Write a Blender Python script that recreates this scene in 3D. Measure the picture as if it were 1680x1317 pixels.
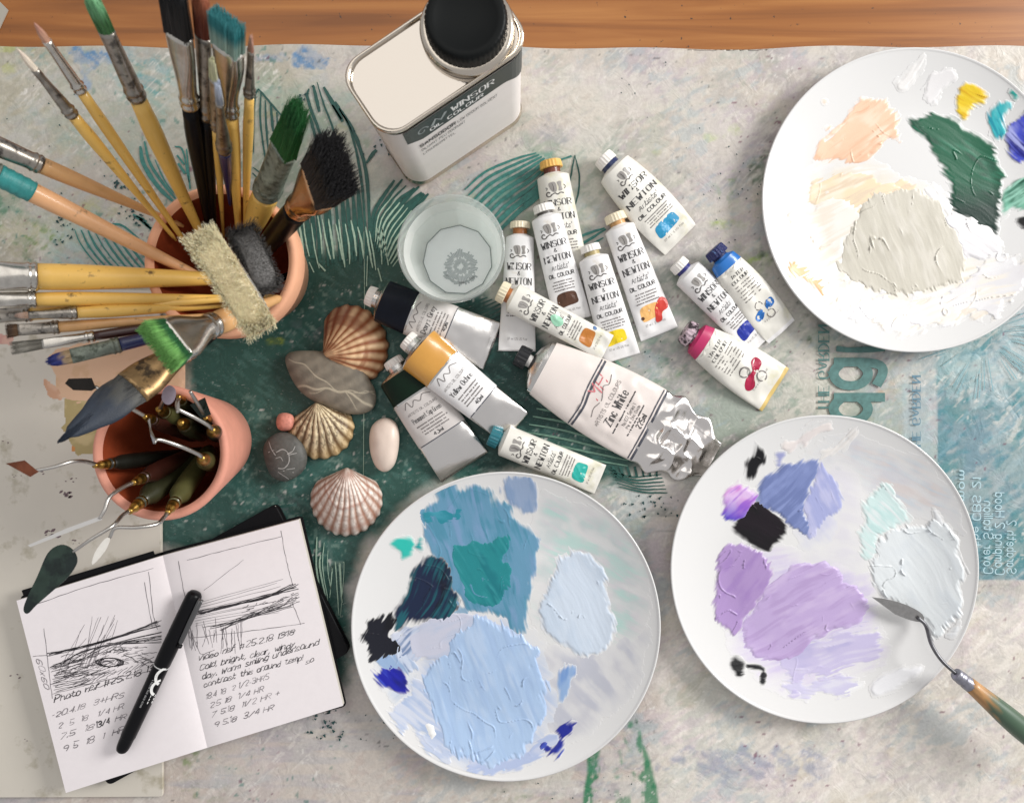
import bpy, math, random
import numpy as np
from mathutils import Vector

for o in list(bpy.data.objects):
    bpy.data.objects.remove(o)
SC = bpy.context.scene
COL = SC.collection
rnd = random.Random(7)

# ------------------------------------------------------------------ camera, light, exposure
S = 0.00054          # metres per photograph pixel on the table top
H = 0.72             # height of the camera above the table
NX, NY = 850.0, 600.0
cam_d = bpy.data.cameras.new("camera")
cam = bpy.data.objects.new("camera", cam_d)
COL.objects.link(cam)
cam.location = (0, 0, H)
cam.rotation_euler = (0, 0, 0)
cam_d.sensor_width = 36.0
cam_d.lens = 36.0 * H / (1680 * S)
cam_d.shift_x = (840 - NX) / 1680
cam_d.shift_y = (NY - 658.5) / 1680
cam_d.clip_start = 0.01
cam_d.clip_end = 50
cam_d.dof.use_dof = True
cam_d.dof.focus_distance = H - 0.02
cam_d.dof.aperture_fstop = 9.0
SC.camera = cam

W = bpy.data.worlds.new("World")
SC.world = W
W.use_nodes = True
bg = W.node_tree.nodes["Background"]
bg.inputs[0].default_value = (0.985, 0.98, 1.0, 1)
bg.inputs[1].default_value = 0.39


def area(name, loc, target, sx, sy, watts, col):
    d = bpy.data.lights.new(name, 'AREA')
    d.shape = 'RECTANGLE'
    d.size, d.size_y = sx, sy
    d.energy = watts
    d.color = col
    o = bpy.data.objects.new(name, d)
    COL.objects.link(o)
    o.location = loc
    v = Vector(target) - Vector(loc)
    o.rotation_euler = v.to_track_quat('-Z', 'Y').to_euler()
    return o


area("window_light", (2.30, 0.85, 1.40), (0.0, 0.0, 0.0), 0.95, 0.95, 66.0, (1.0, 0.985, 0.965))
area("overhead_fill_light", (-0.25, 0.80, 1.70), (0.0, 0.15, 0.0), 1.7, 1.4, 5.6, (1.0, 0.965, 0.92))  # added overhead fill, a bright panel for the tin top and foil to reflect
SC.view_settings.view_transform = 'Standard'
SC.view_settings.look = 'None'
SC.view_settings.exposure = 0.29
SC.view_settings.gamma = 1.0
SC.view_settings.use_curve_mapping = False
SC.render.engine = 'CYCLES'

# ------------------------------------------------------------------ helpers


def P(px, py, z=0.0):
    f = S * (H - z) / H
    return Vector(((px - NX) * f, (NY - py) * f, z))


def pxs(n, z=0.0):
    return n * S * (H - z) / H


def lin(c):
    return tuple(((v / 255) / 12.92 if v / 255 <= 0.04045 else ((v / 255 + 0.055) / 1.055) ** 2.4) for v in c)


def hsh(ix, iy, seed):
    h = (ix.astype(np.int64) * 374761393 + iy.astype(np.int64) * 668265263 + seed * 974634437) & 0xFFFFFFFF
    h = ((h ^ (h >> 13)) * 1274126177) & 0xFFFFFFFF
    h = h ^ (h >> 16)
    return (h & 0xFFFFFF) / float(0xFFFFFF)


def vnoise(x, y, seed=0):
    x = np.asarray(x, float)
    y = np.asarray(y, float)
    ix, iy = np.floor(x), np.floor(y)
    fx, fy = x - ix, y - iy
    fx = fx * fx * (3 - 2 * fx)
    fy = fy * fy * (3 - 2 * fy)
    a, b = hsh(ix, iy, seed), hsh(ix + 1, iy, seed)
    c, d = hsh(ix, iy + 1, seed), hsh(ix + 1, iy + 1, seed)
    return (a * (1 - fx) + b * fx) * (1 - fy) + (c * (1 - fx) + d * fx) * fy


def fbm(x, y, octv=4, seed=0):
    t = 0
    a = 0.5
    s = 0
    for i in range(octv):
        t = t + a * vnoise(np.asarray(x) * 2 ** i + 17.3 * i, np.asarray(y) * 2 ** i - 9.1 * i, seed + i * 31)
        s += a
        a *= 0.5
    return t / s


def s1(x, y, seed=0):
    """scalar value noise"""
    ix, iy = math.floor(x), math.floor(y)
    fx, fy = x - ix, y - iy
    fx = fx * fx * (3 - 2 * fx)
    fy = fy * fy * (3 - 2 * fy)

    def hh(i, j):
        h = (i * 374761393 + j * 668265263 + seed * 974634437) & 0xFFFFFFFF
        h = ((h ^ (h >> 13)) * 1274126177) & 0xFFFFFFFF
        h = h ^ (h >> 16)
        return (h & 0xFFFFFF) / 16777215.0
    a, b, c, d = hh(ix, iy), hh(ix + 1, iy), hh(ix, iy + 1), hh(ix + 1, iy + 1)
    return (a * (1 - fx) + b * fx) * (1 - fy) + (c * (1 - fx) + d * fx) * fy


def sf(x, y, octv=3, seed=0):
    t, a, s = 0.0, .5, 0.0
    for i in range(octv):
        t += a * s1(x * 2 ** i + 17.3 * i, y * 2 ** i - 9.1 * i, seed + i * 31)
        s += a
        a *= .5
    return t / s


def ss(a, b, x):
    t = min(max((x - a) / (b - a), 0.0), 1.0)
    return t * t * (3 - 2 * t)


def sstep(a, b, x):
    t = np.clip((np.asarray(x, float) - a) / (b - a), 0, 1)
    return t * t * (3 - 2 * t)


def sd_poly(X, Y, poly):
    """signed distance, positive inside"""
    X = np.asarray(X, float)
    Y = np.asarray(Y, float)
    d = np.full(X.shape, 1e18)
    inside = np.zeros(X.shape, bool)
    n = len(poly)
    for i in range(n):
        x0, y0 = poly[i]
        x1, y1 = poly[(i + 1) % n]
        ex, ey = x1 - x0, y1 - y0
        wx, wy = X - x0, Y - y0
        t = np.clip((wx * ex + wy * ey) / (ex * ex + ey * ey + 1e-12), 0, 1)
        d = np.minimum(d, (wx - ex * t) ** 2 + (wy - ey * t) ** 2)
        if abs(ey) > 1e-12:
            c = ((y0 <= Y) != (y1 <= Y)) & (X < x0 + ex * (Y - y0) / ey)
            inside ^= c
    d = np.sqrt(d)
    return np.where(inside, d, -d)


def sd_line(X, Y, pts):
    d = np.full(np.shape(X), 1e18)
    for (x0, y0), (x1, y1) in zip(pts[:-1], pts[1:]):
        ex, ey = x1 - x0, y1 - y0
        wx, wy = X - x0, Y - y0
        t = np.clip((wx * ex + wy * ey) / (ex * ex + ey * ey + 1e-12), 0, 1)
        d = np.minimum(d, (wx - ex * t) ** 2 + (wy - ey * t) ** 2)
    return np.sqrt(d)


def smooth_line(pts, n=8):
    """Catmull-Rom through open polyline"""
    p = [np.array(q, float) for q in pts]
    if len(p) < 3:
        return [tuple(q) for q in p]
    p = [2 * p[0] - p[1]] + p + [2 * p[-1] - p[-2]]
    out = []
    for i in range(1, len(p) - 2):
        for k in range(n):
            t = k / n
            out.append(tuple(0.5 * (2 * p[i] + (p[i + 1] - p[i - 1]) * t + (2 * p[i - 1] - 5 * p[i] + 4 * p[i + 1] - p[i + 2]) * t * t
                                    + (3 * p[i] - p[i - 1] - 3 * p[i + 1] + p[i + 2]) * t ** 3)))
    out.append(tuple(p[-2]))
    return out


def smooth_loop(pts, n=6):
    p = [np.array(q, float) for q in pts]
    m = len(p)
    out = []
    for i in range(m):
        a, b, c, d = p[i - 1], p[i], p[(i + 1) % m], p[(i + 2) % m]
        for k in range(n):
            t = k / n
            out.append(tuple(0.5 * (2 * b + (c - a) * t + (2 * a - 5 * b + 4 * c - d) * t * t + (3 * b - a - 3 * c + d) * t ** 3)))
    return out


# ------------------------------------------------------------------ materials
MATS = {}


def mat(name, col=(0.5, 0.5, 0.5), rough=0.5, metal=0.0, attr=False, var=None, bump=None, coat=0.0,
        trans=0.0, ior=1.5, spec=0.5, stretch=(1, 1, 1), tint=None, sheen=0.0, sss=0.0):
    """procedural principled material; var=(scale, amount), bump=(scale, strength), tint=(scale, colour, threshold)"""
    if name in MATS:
        return MATS[name]
    m = bpy.data.materials.new(name)
    m.use_nodes = True
    nt = m.node_tree
    N, L = nt.nodes, nt.links
    b = N["Principled BSDF"]
    b.inputs["Roughness"].default_value = rough
    b.inputs["Metallic"].default_value = metal
    b.inputs["IOR"].default_value = ior
    b.inputs["Specular IOR Level"].default_value = spec
    b.inputs["Coat Weight"].default_value = coat
    b.inputs["Coat Roughness"].default_value = 0.12
    b.inputs["Transmission Weight"].default_value = trans
    b.inputs["Sheen Weight"].default_value = sheen
    if sss:
        b.inputs["Subsurface Weight"].default_value = sss
        b.inputs["Subsurface Radius"].default_value = (0.004, 0.003, 0.002)
        b.inputs["Subsurface Scale"].default_value = 1.0
    if attr:
        a = N.new("ShaderNodeAttribute")
        a.attribute_name = "Col"
        cs = a.outputs["Color"]
    else:
        r = N.new("ShaderNodeRGB")
        r.outputs[0].default_value = (*col, 1)
        cs = r.outputs[0]
    tc = N.new("ShaderNodeTexCoord")
    mp = N.new("ShaderNodeMapping")
    mp.inputs["Scale"].default_value = stretch
    L.new(tc.outputs["Object"], mp.inputs["Vector"])

    def noise(scale, detail=5, rg=0.6):
        n = N.new("ShaderNodeTexNoise")
        n.inputs["Scale"].default_value = scale
        n.inputs["Detail"].default_value = detail
        n.inputs["Roughness"].default_value = rg
        L.new(mp.outputs[0], n.inputs["Vector"])
        return n.outputs["Fac"]
    if tint:
        f = noise(tint[0])
        mr = N.new("ShaderNodeMapRange")
        mr.inputs["From Min"].default_value = tint[2] - 0.06
        mr.inputs["From Max"].default_value = tint[2] + 0.06
        L.new(f, mr.inputs["Value"])
        mx = N.new("ShaderNodeMix")
        mx.data_type = 'RGBA'
        L.new(mr.outputs[0], mx.inputs["Factor"])
        L.new(cs, mx.inputs["A"])
        mx.inputs["B"].default_value = (*tint[1], 1)
        cs = mx.outputs["Result"]
    if var:
        f = noise(var[0])
        mr = N.new("ShaderNodeMapRange")
        mr.inputs["From Min"].default_value = 0.25
        mr.inputs["From Max"].default_value = 0.75
        mr.inputs["To Min"].default_value = 1 - var[1]
        mr.inputs["To Max"].default_value = 1 + var[1]
        L.new(f, mr.inputs["Value"])
        hs = N.new("ShaderNodeHueSaturation")
        L.new(mr.outputs[0], hs.inputs["Value"])
        L.new(cs, hs.inputs["Color"])
        cs = hs.outputs[0]
    L.new(cs, b.inputs["Base Color"])
    if bump:
        f = noise(bump[0], 4)
        bp = N.new("ShaderNodeBump")
        bp.inputs["Strength"].default_value = bump[1]
        bp.inputs["Distance"].default_value = 0.001
        L.new(f, bp.inputs["Height"])
        L.new(bp.outputs[0], b.inputs["Normal"])
    MATS[name] = m
    return m


# ------------------------------------------------------------------ objects
ORG = {}


def thing(name, label, cat, loc=(0, 0, 0), group=None):
    o = bpy.data.objects.new(name, None)
    COL.objects.link(o)
    o.empty_display_size = 0.01
    o.location = loc
    ORG[o] = Vector(loc)
    tag(o, label, cat, group)
    return o


def tag(o, label, cat, group=None):
    o["label"] = label
    o["category"] = cat
    if group:
        o["group"] = group
    return o


def zstack(strokes, fn, dz=.000012):
    """ribbons of overlapping strokes, each a hair above the one before"""
    V, F = [], []
    for i, st in enumerate(strokes):
        v, f = ribbon([st])
        o = len(V)
        V += [fn(x, y) + Vector((0, 0, dz * (i % 9))) for x, y in v]
        F += [tuple(k + o for k in q) for q in f]
    return V, F


def obj(name, V, F, m, parent=None, smooth=True, cols=None, label=None):
    """one mesh object; V are world coordinates"""
    V = np.asarray([tuple(v) for v in V] if not isinstance(V, np.ndarray) else V, float)
    off = ORG[parent] if parent is not None else Vector((0, 0, 0))
    V = V - np.array(off)
    me = bpy.data.meshes.new(name)
    if isinstance(F, np.ndarray) and F.ndim == 2:
        k = F.shape[1]
        me.vertices.add(len(V))
        me.vertices.foreach_set("co", V.ravel())
        me.loops.add(F.size)
        me.loops.foreach_set("vertex_index", F.ravel().astype(np.int32))
        me.polygons.add(len(F))
        me.polygons.foreach_set("loop_start", np.arange(0, F.size, k, dtype=np.int32))
        me.update(calc_edges=True)
        me.validate()
    else:
        me.from_pydata(V.tolist(), [], [tuple(int(i) for i in f) for f in F])
        me.update()
    if smooth:
        me.shade_smooth()
    if cols is not None:
        ca = me.color_attributes.new("Col", 'FLOAT_COLOR', 'POINT')
        c4 = np.ones((len(V), 4))
        c4[:, :3] = cols
        ca.data.foreach_set("color", c4.ravel())
    o = bpy.data.objects.new(name, me)
    me.materials.append(m)
    COL.objects.link(o)
    if parent is not None:
        o.parent = parent
    ORG[o] = off
    if label:
        o["label"] = label
    return o


def grid_faces(nu, nv, wrap=False):
    i = np.arange(nu - 1)[:, None]
    j = np.arange(nv if wrap else nv - 1)[None, :]
    j2 = (j + 1) % nv
    a = i * nv + j
    b = i * nv + j2
    c = (i + 1) * nv + j2
    d = (i + 1) * nv + j
    return np.stack([np.broadcast_to(q, (nu - 1, j.shape[1])).ravel() for q in (a, b, c, d)], 1)


def sweep(pts, ra, rb=None, side=None, seg=14, cap=True, sq=None):
    """tube along pts with elliptical section; returns V, F"""
    n = len(pts)
    pts = [Vector(p) for p in pts]
    if rb is None:
        rb = ra
    V = []
    for i in range(n):
        t = (pts[min(i + 1, n - 1)] - pts[max(i - 1, 0)]).normalized()
        s = Vector(side) if side is not None else (Vector((0, 0, 1)) if abs(t.z) < 0.9 else Vector((1, 0, 0)))
        s = s - t * s.dot(t)
        if s.length < 1e-6:
            s = Vector((0, 1, 0)) - t * t.y
        s.normalize()
        nn = t.cross(s)
        for k in range(seg):
            a = 2 * math.pi * k / seg
            c, q = math.cos(a), math.sin(a)
            if sq:
                c, q = math.copysign(abs(c) ** sq[i], c), math.copysign(abs(q) ** sq[i], q)
            V.append(pts[i] + s * (ra[i] * c) + nn * (rb[i] * q))
    F = [tuple(f) for f in grid_faces(n, seg, True)]
    if cap:
        V.append(pts[0])
        V.append(pts[-1])
        c0, c1 = n * seg, n * seg + 1
        for k in range(seg):
            F.append((c0, (k + 1) % seg, k))
            F.append((c1, (n - 1) * seg + k, (n - 1) * seg + (k + 1) % seg))
    return V, F


def lathe(center, prof, seg=64, squash=None):
    """profile [(r,z)...] about a vertical axis; open ended"""
    n = len(prof)
    a = np.arange(seg) * 2 * math.pi / seg
    r = np.array([p[0] for p in prof])[:, None]
    z = np.array([p[1] for p in prof])[:, None]
    V = np.stack([center[0] + r * np.cos(a), center[1] + r * np.sin(a), center[2] + z + 0 * a], 2).reshape(-1, 3)
    return V, grid_faces(n, seg, True)


def slab(poly, z0, z1, bev=0.0):
    """prism from world xy polygon"""
    n = len(poly)
    V = [(x, y, z0) for x, y in poly] + [(x, y, z1 - bev) for x, y in poly]
    F = [tuple(range(n - 1, -1, -1))]
    F += [(i, (i + 1) % n, n + (i + 1) % n, n + i) for i in range(n)]
    if bev > 0:
        cx = sum(p[0] for p in poly) / n
        cy = sum(p[1] for p in poly) / n
        for x, y in poly:
            d = math.hypot(x - cx, y - cy)
            V.append((x + (cx - x) * bev / d, y + (cy - y) * bev / d, z1))
        F += [(n + i, n + (i + 1) % n, 2 * n + (i + 1) % n, 2 * n + i) for i in range(n)]
        F.append(tuple(range(2 * n, 3 * n)))
    else:
        F.append(tuple(range(n, 2 * n)))
    return V, F


def merge(parts):
    V, F = [], []
    for v, f in parts:
        o = len(V)
        V += [tuple(q) for q in v]
        F += [tuple(int(i) + o for i in q) for q in f]
    return V, F


def round_poly(pts, r, k=6):
    """round the corners of a polygon"""
    out = []
    n = len(pts)
    for i in range(n):
        a, b, c = (np.array(pts[i - 1], float), np.array(pts[i], float), np.array(pts[(i + 1) % n], float))
        u = (a - b) / np.linalg.norm(a - b)
        v = (c - b) / np.linalg.norm(c - b)
        p0, p1 = b + u * r, b + v * r
        for j in range(k + 1):
            t = j / k
            out.append(tuple((1 - t) ** 2 * p0 + 2 * t * (1 - t) * b + t * t * p1))
    return out


# ------------------------------------------------------------------ lettering made of pen strokes
GL = {
    'A': "002640 1232", 'B': "0006 063645443303 033342413000", 'C': "4536160501103041", 'D': "0006 062644422000",
    'E': "0006 0646 0333 0040", 'F': "0006 0646 0333", 'G': "45361605011030414323", 'H': "0006 4046 0343", 'I': "2026",
    'J': "4641301001", 'K': "0006 0246 1340", 'L': "0600 0040", 'M': "0006 0623 2346 4640", 'N': "0006 0640 4046",
    'O': "160501103041453616", 'P': "0006 063645443303", 'Q': "160501103041453616 2240", 'R': "0006 063645443303 2340",
    'S': "453616050413334241301001", 'T': "0646 2620", 'U': "060110304146", 'V': "0620 2046", 'W': "0610 1024 2430 3046",
    'X': "0640 4600", 'Y': "0623 4623 2320", 'Z': "0646 4600 0040", '0': "160501103041453616", '1': "1526 2620",
    '2': "05163645440040", '3': "05163645443313 13334241301001", '4': "3036 3602 0242", '5': "4606 0603 03334241301001",
    '6': "4536160501103041423303", '7': "0646 4610", '8': "130405163645443313 130201103041423313",
    '9': "4313040516364543 4330", '&': "4014152635240201102042", "'": "2624", '.': "2021", ',': "211a", '-': "1333",
    '/': "0046", '#': "1016 3036 0242 0444", '+': "2125 0343", ':': "2122 2425", '!': "2622 2021",
    'a': "3324140301102031 3430", 'b': "0600 0314243331201001", 'c': "3324140301102031", 'd': "3630 3324140301102031",
    'e': "02323324140301102031", 'f': "36261510 0434", 'g': "3324140301102031 343a2b0a", 'h': "0600 0314243330",
    'i': "1014 1516", 'j': "242a1b 2526", 'k': "0600 0134 1230", 'l': "1016", 'm': "0004 03142320 23344340",
    'n': "0004 0314243330", 'o': "140301102031332414", 'p': "040b 0314243331201001", 'q': "343b 3324140301102031",
    'r': "0004 031424", 's': "3324140331201001", 't': "16112031 0434", 'u': "0401102031 3430", 'v': "0410 1024",
    'w': "0410 1023 2330 3044", 'x': "0430 3400", 'y': "0412 340b", 'z': "0434 3400 0030"}
YV = {'a': -1, 'b': -2}


def chaikin(p, it=2):
    for _ in range(it):
        if len(p) < 3:
            return p
        q = [p[0]]
        for a, b in zip(p[:-1], p[1:]):
            q += [(a[0] * .75 + b[0] * .25, a[1] * .75 + b[1] * .25), (a[0] * .25 + b[0] * .75, a[1] * .25 + b[1] * .75)]
        q.append(p[-1])
        p = q
    return p


def text_strokes(s, size, style="sans", jitter=0.0, slant=0.0, gap=1.5, rg=rnd):
    """list of (points, widths) in local x right / y up; size = cap height"""
    out = []
    x = 0.0
    prev = None
    k = size / 6.0
    for ch in s:
        if ch == ' ':
            x += 3.0
            prev = None
            continue
        g = GL.get(ch)
        if g is None:
            x += 2
            continue
        ss = []
        for st in g.split():
            ss.append([(float(st[i]), float(YV.get(st[i + 1], st[i + 1]))) for i in range(0, len(st), 2)])
        mn = min(p[0] for q in ss for p in q)
        mx = max(p[0] for q in ss for p in q)
        dy = rg.uniform(-jitter, jitter)
        for q in ss:
            q2 = [((p[0] - mn + x + rg.uniform(-jitter, jitter) * .6), p[1] + dy + rg.uniform(-jitter, jitter) * .6) for p in q]
            raw = q2
            q2 = chaikin(q2)
            q2 = [((a + b * slant) * k, b * k) for a, b in q2]
            wd = []
            for i in range(len(q2)):
                a, b = q2[max(i - 1, 0)], q2[min(i + 1, len(q2) - 1)]
                dx, dyy = abs(b[0] - a[0]), abs(b[1] - a[1])
                v = dyy / (dx + dyy + 1e-9)
                if style == "serif":
                    wd.append(k * (0.36 + 0.80 * v))
                elif style == "bold":
                    wd.append(k * 1.15)
                elif style == "hand":
                    wd.append(k * 0.55)
                else:
                    wd.append(k * 0.66)
            out.append((q2, wd))
            if style == "serif":
                for e in (raw[0], raw[-1]):
                    if abs(e[1]) < 0.2 or abs(e[1] - 6) < 0.2:
                        if len(raw) == 2 and abs(raw[0][1] - raw[1][1]) > 3:
                            out.append(([((e[0] - .8 + e[1] * slant) * k, e[1] * k), ((e[0] + .8 + e[1] * slant) * k, e[1] * k)], [k * .5] * 2))
        if style == "hand" and prev is not None and ch.islower() and prev[2]:
            out.append(([(prev[0] * k + prev[1] * slant * k, prev[1] * k), ((prev[0] + x) / 2 * k, -.1 * k), ((x + .2 + 2.4 * slant) * k, 2.4 * k)], [k * .42] * 3))
        prev = (x + mx - mn - .1, .5, ch.islower())
        x += (mx - mn) + gap
    return out, max(x - gap, 0.1) * k


def ribbon(strokes):
    """2D quads for (points, widths) strokes"""
    V, F = [], []
    for pts, w in strokes:
        n = len(pts)
        if n < 2:
            continue
        o = len(V)
        for i in range(n):
            a, b = pts[max(i - 1, 0)], pts[min(i + 1, n - 1)]
            dx, dy = b[0] - a[0], b[1] - a[1]
            l = math.hypot(dx, dy) + 1e-12
            wx, wy = -dy / l * w[i] / 2, dx / l * w[i] / 2
            V.append((pts[i][0] + wx, pts[i][1] + wy))
            V.append((pts[i][0] - wx, pts[i][1] - wy))
        for i in range(n - 1):
            F.append((o + 2 * i, o + 2 * i + 1, o + 2 * i + 3, o + 2 * i + 2))
    return V, F


def blob2d(poly, rings=4):
    """2D fan with rings so that it can be laid on a curved surface"""
    n = len(poly)
    cx = sum(p[0] for p in poly) / n
    cy = sum(p[1] for p in poly) / n
    V = [(cx, cy)]
    F = []
    for r in range(1, rings + 1):
        t = r / rings
        V += [(cx + (p[0] - cx) * t, cy + (p[1] - cy) * t) for p in poly]
    for i in range(n):
        F.append((0, 1 + i, 1 + (i + 1) % n))
    for r in range(rings - 1):
        a, b = 1 + r * n, 1 + (r + 1) * n
        for i in range(n):
            F.append((a + i, b + i, b + (i + 1) % n, a + (i + 1) % n))
    return V, F


def decal(name, V2, F, fn, m, parent, label=None):
    o = obj(name, [fn(x, y) for x, y in V2], F, m, parent, smooth=False, label=label)
    if name.startswith('printed') or name in ('small_print', 'paint_fleck'):
        o['kind'] = 'stuff'
    return o


INK = mat("black_ink", (0.035, 0.034, 0.036), 0.6)
SILVER = mat("tube_metal", (0.72, 0.70, 0.67), 0.22, 1.0, bump=(260, 0.25))
WHITE = mat("white_ink", (0.8, 0.8, 0.78), 0.5)
OILPAINT = mat("oil_paint", rough=0.36, attr=True, spec=.4, bump=(900, 0.08))

# ================================================================== the setting
# ---- wooden table: a slab below everything


def wood_mat():
    m = bpy.data.materials.new("table_wood")
    m.use_nodes = True
    nt = m.node_tree
    N, L = nt.nodes, nt.links
    b = N["Principled BSDF"]
    tc = N.new("ShaderNodeTexCoord")
    mp = N.new("ShaderNodeMapping")
    mp.inputs["Scale"].default_value = (1.2, 26, 26)
    L.new(tc.outputs["Object"], mp.inputs[0])
    n1 = N.new("ShaderNodeTexNoise")
    n1.inputs["Scale"].default_value = 3.0
    n1.inputs["Detail"].default_value = 8
    n1.inputs["Distortion"].default_value = 0.6
    L.new(mp.outputs[0], n1.inputs["Vector"])
    r = N.new("ShaderNodeValToRGB")
    e = r.color_ramp.elements
    e[0].position, e[0].color = 0.28, (*lin((124, 74, 32)), 1)
    e[1].position, e[1].color = 0.72, (*lin((176, 118, 60)), 1)
    x = r.color_ramp.elements.new(0.5)
    x.color = (*lin((152, 94, 42)), 1)
    L.new(n1.outputs["Fac"], r.inputs[0])
    n2 = N.new("ShaderNodeTexNoise")
    n2.inputs["Scale"].default_value = 160
    n2.inputs["Detail"].default_value = 3
    L.new(tc.outputs["Object"], n2.inputs["Vector"])
    mr = N.new("ShaderNodeMapRange")
    mr.inputs["From Min"].default_value = 0.70
    mr.inputs["From Max"].default_value = 0.74
    L.new(n2.outputs["Fac"], mr.inputs["Value"])
    mx = N.new("ShaderNodeMix")
    mx.data_type = 'RGBA'
    L.new(mr.outputs[0], mx.inputs["Factor"])
    L.new(r.outputs[0], mx.inputs["A"])
    mx.inputs["B"].default_value = (0.05, 0.03, 0.02, 1)
    L.new(mx.outputs["Result"], b.inputs["Base Color"])
    b.inputs["Roughness"].default_value = 0.38
    bp = N.new("ShaderNodeBump")
    bp.inputs["Strength"].default_value = 0.15
    bp.inputs["Distance"].default_value = 0.001
    L.new(n1.outputs["Fac"], bp.inputs["Height"])
    L.new(bp.outputs[0], b.inputs["Normal"])
    return m


V, F = slab([(-0.75, -0.55), (0.72, -0.55), (0.72, 0.46), (-0.75, 0.46)], -0.032, -0.0022, 0.004)
tt = obj("table_top", V, F, wood_mat(), smooth=False)
tt["kind"] = "structure"

# ---- printed, paint-stained covering sheet
GX = np.arange(-170, 1860, 2.8)
GY = np.arange(76, 1500, 2.8)
X, Y = np.meshgrid(GX, GY)            # rows = y
sh = X.shape
Cg = np.zeros(sh + (3,))
n_big = fbm(X / 210, Y / 210, 4, 3)
n_mid = fbm(X / 60, Y / 60, 5, 11)
n_fin = fbm(X / 14, Y / 14, 4, 23)
n_str = fbm(X / 16, Y / 140, 4, 37)
n_hor = fbm(X / 160, Y / 14, 4, 41)
n_tex = fbm((X + .6 * Y) / 26, (Y - .6 * X) / 7, 4, 47)


def lay(col, a):
    global Cg
    a = np.clip(a, 0, 1)[..., None]
    Cg = Cg * (1 - a) + np.array(lin(col)) * a


def ell(cx, cy, rx, ry, soft=0.4, wob=0.35):
    r = np.sqrt(((X - cx) / rx) ** 2 + ((Y - cy) / ry) ** 2) + (n_mid - 0.5) * 2 * wob + (n_fin - .5) * 2.2 * min(1.0, 30.0 / min(rx, ry))
    return (1 - sstep(1 - soft, 1 + soft * .2, r)) * (.35 + .65 * sstep(.38, .55, n_tex))


def pol(pts, soft=14, wob=26, nn=None):
    return sstep(-soft, soft, sd_poly(X, Y, pts) + ((n_mid if nn is None else nn) - 0.5) * 2 * wob)


Cg[:] = lin((216, 209, 208))
lay((198, 190, 194), sstep(0.45, 0.62, n_big) * 0.7)
lay((214, 206, 190), sstep(0.5, 0.66, fbm(X / 120, Y / 120, 4, 77)) * 0.7)
lay((176, 172, 166), sstep(0.55, 0.7, n_mid) * 0.45)
# left: greyer and greener
lay((182, 178, 158), (1 - sstep(350, 760, X)) * (1 - sstep(600, 900, Y)) * 0.85)
lay((146, 178, 170), ell(215, 170, 190, 110) * (0.25 + 0.5 * sstep(.42, .6, n_mid)))
lay((98, 160, 158), ell(150, 95, 240, 40, .6) * sstep(.5, .62, n_fin * .5 + n_mid * .5) * .8)
lay((92, 140, 186), (ell(155, 92, 40, 16) + ell(505, 96, 34, 13) + ell(138, 128, 14, 30) + ell(445, 96, 45, 10) * .6) * .8)
lay((80, 160, 165), (ell(255, 130, 40, 24) + ell(435, 147, 30, 12) + ell(195, 110, 26, 40) * .7 + ell(570, 163, 18, 10)) * .7)
lay((132, 175, 160), ell(470, 158, 150, 22, .7) * .5)
lay((178, 186, 96), (ell(22, 112, 20, 8) + ell(15, 80, 40, 7) + ell(70, 385, 90, 40, .7) * .5 + ell(160, 345, 70, 20, .7) * .6) * .7)
lay((70, 118, 70), ell(40, 400, 70, 70, .8) * sstep(.56, .64, n_fin) * .9)
lay((60, 130, 100), ell(10, 335, 60, 30, .8) * .8)
lay((170, 205, 205), ell(170, 410, 120, 60, .5) * .6)
# sage ground of the leaf print in the middle
sage = pol([(408, 150), (520, 128), (590, 170), (640, 300), (700, 330), (850, 240), (990, 250), (1010, 420), (1060, 560), (1080, 780),
            (1000, 830), (600, 900), (520, 700), (400, 560), (400, 300)], 40, 30)
lay((176, 190, 168), sage * 0.75)
lay((150, 176, 158), sage * sstep(.5, .6, n_mid) * .5)
lay((188, 190, 120), (ell(560, 212, 14, 8) + ell(440, 190, 12, 6) + ell(1080, 250, 10, 5)) * .6)
teal_leaf = pol([(770, 335), (800, 290), (880, 254), (905, 250), (890, 300), (830, 345), (800, 370)], 6, 5)
lay((128, 172, 158), teal_leaf * .95)
lay((46, 112, 104), pol([(778, 352), (826, 322), (880, 285), (900, 262), (890, 305), (835, 350), (805, 372)], 5, 4) * .9)
lay((120, 160, 146), pol([(475, 400), (520, 345), (590, 315), (600, 300), (640, 300), (700, 330), (690, 420), (600, 440), (520, 440)], 20, 14) * .8)
# dark green printed mass
dark = pol([(290, 560), (440, 500), (465, 425), (520, 408), (570, 400), (610, 380), (660, 325), (690, 330), (720, 420), (800, 500), (880, 520), (930, 600), (1040, 700),
            (1060, 770), (980, 800), (900, 760), (700, 800), (600, 900), (575, 1010), (575, 1130), (500, 1150), (430, 930), (250, 900), (260, 780), (300, 640)], 16, 22)
lay((36, 84, 76), dark * .97)
lay((16, 58, 54), dark * sstep(.48, .6, n_big) * .8)
lay((58, 106, 98), dark * sstep(.52, .64, n_mid) * .6)
lay((84, 128, 120), dark * sstep(.58, .68, n_tex) * .45)
lay((120, 150, 140), dark * sstep(.62, .72, fbm(X / 7, Y / 7, 3, 91)) * sstep(.45, .6, n_mid) * .75)
lay((150, 150, 160), (ell(450, 830, 60, 40, .8) + ell(500, 560, 70, 60, .9)) * sstep(.56, .66, n_fin) * .5)
lay((92, 120, 112), ell(340, 880, 110, 50, .8) * sstep(.48, .58, n_str) * .6)
lay((140, 160, 60), (ell(555, 515, 14, 9) + ell(450, 560, 16, 6) + ell(700, 510, 12, 10)) * .7)
lay((100, 128, 122), pol([(515, 880), (570, 880), (545, 1010), (560, 1120), (530, 1130)], 8, 14) * sstep(.5, .58, n_str) * .65)
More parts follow.
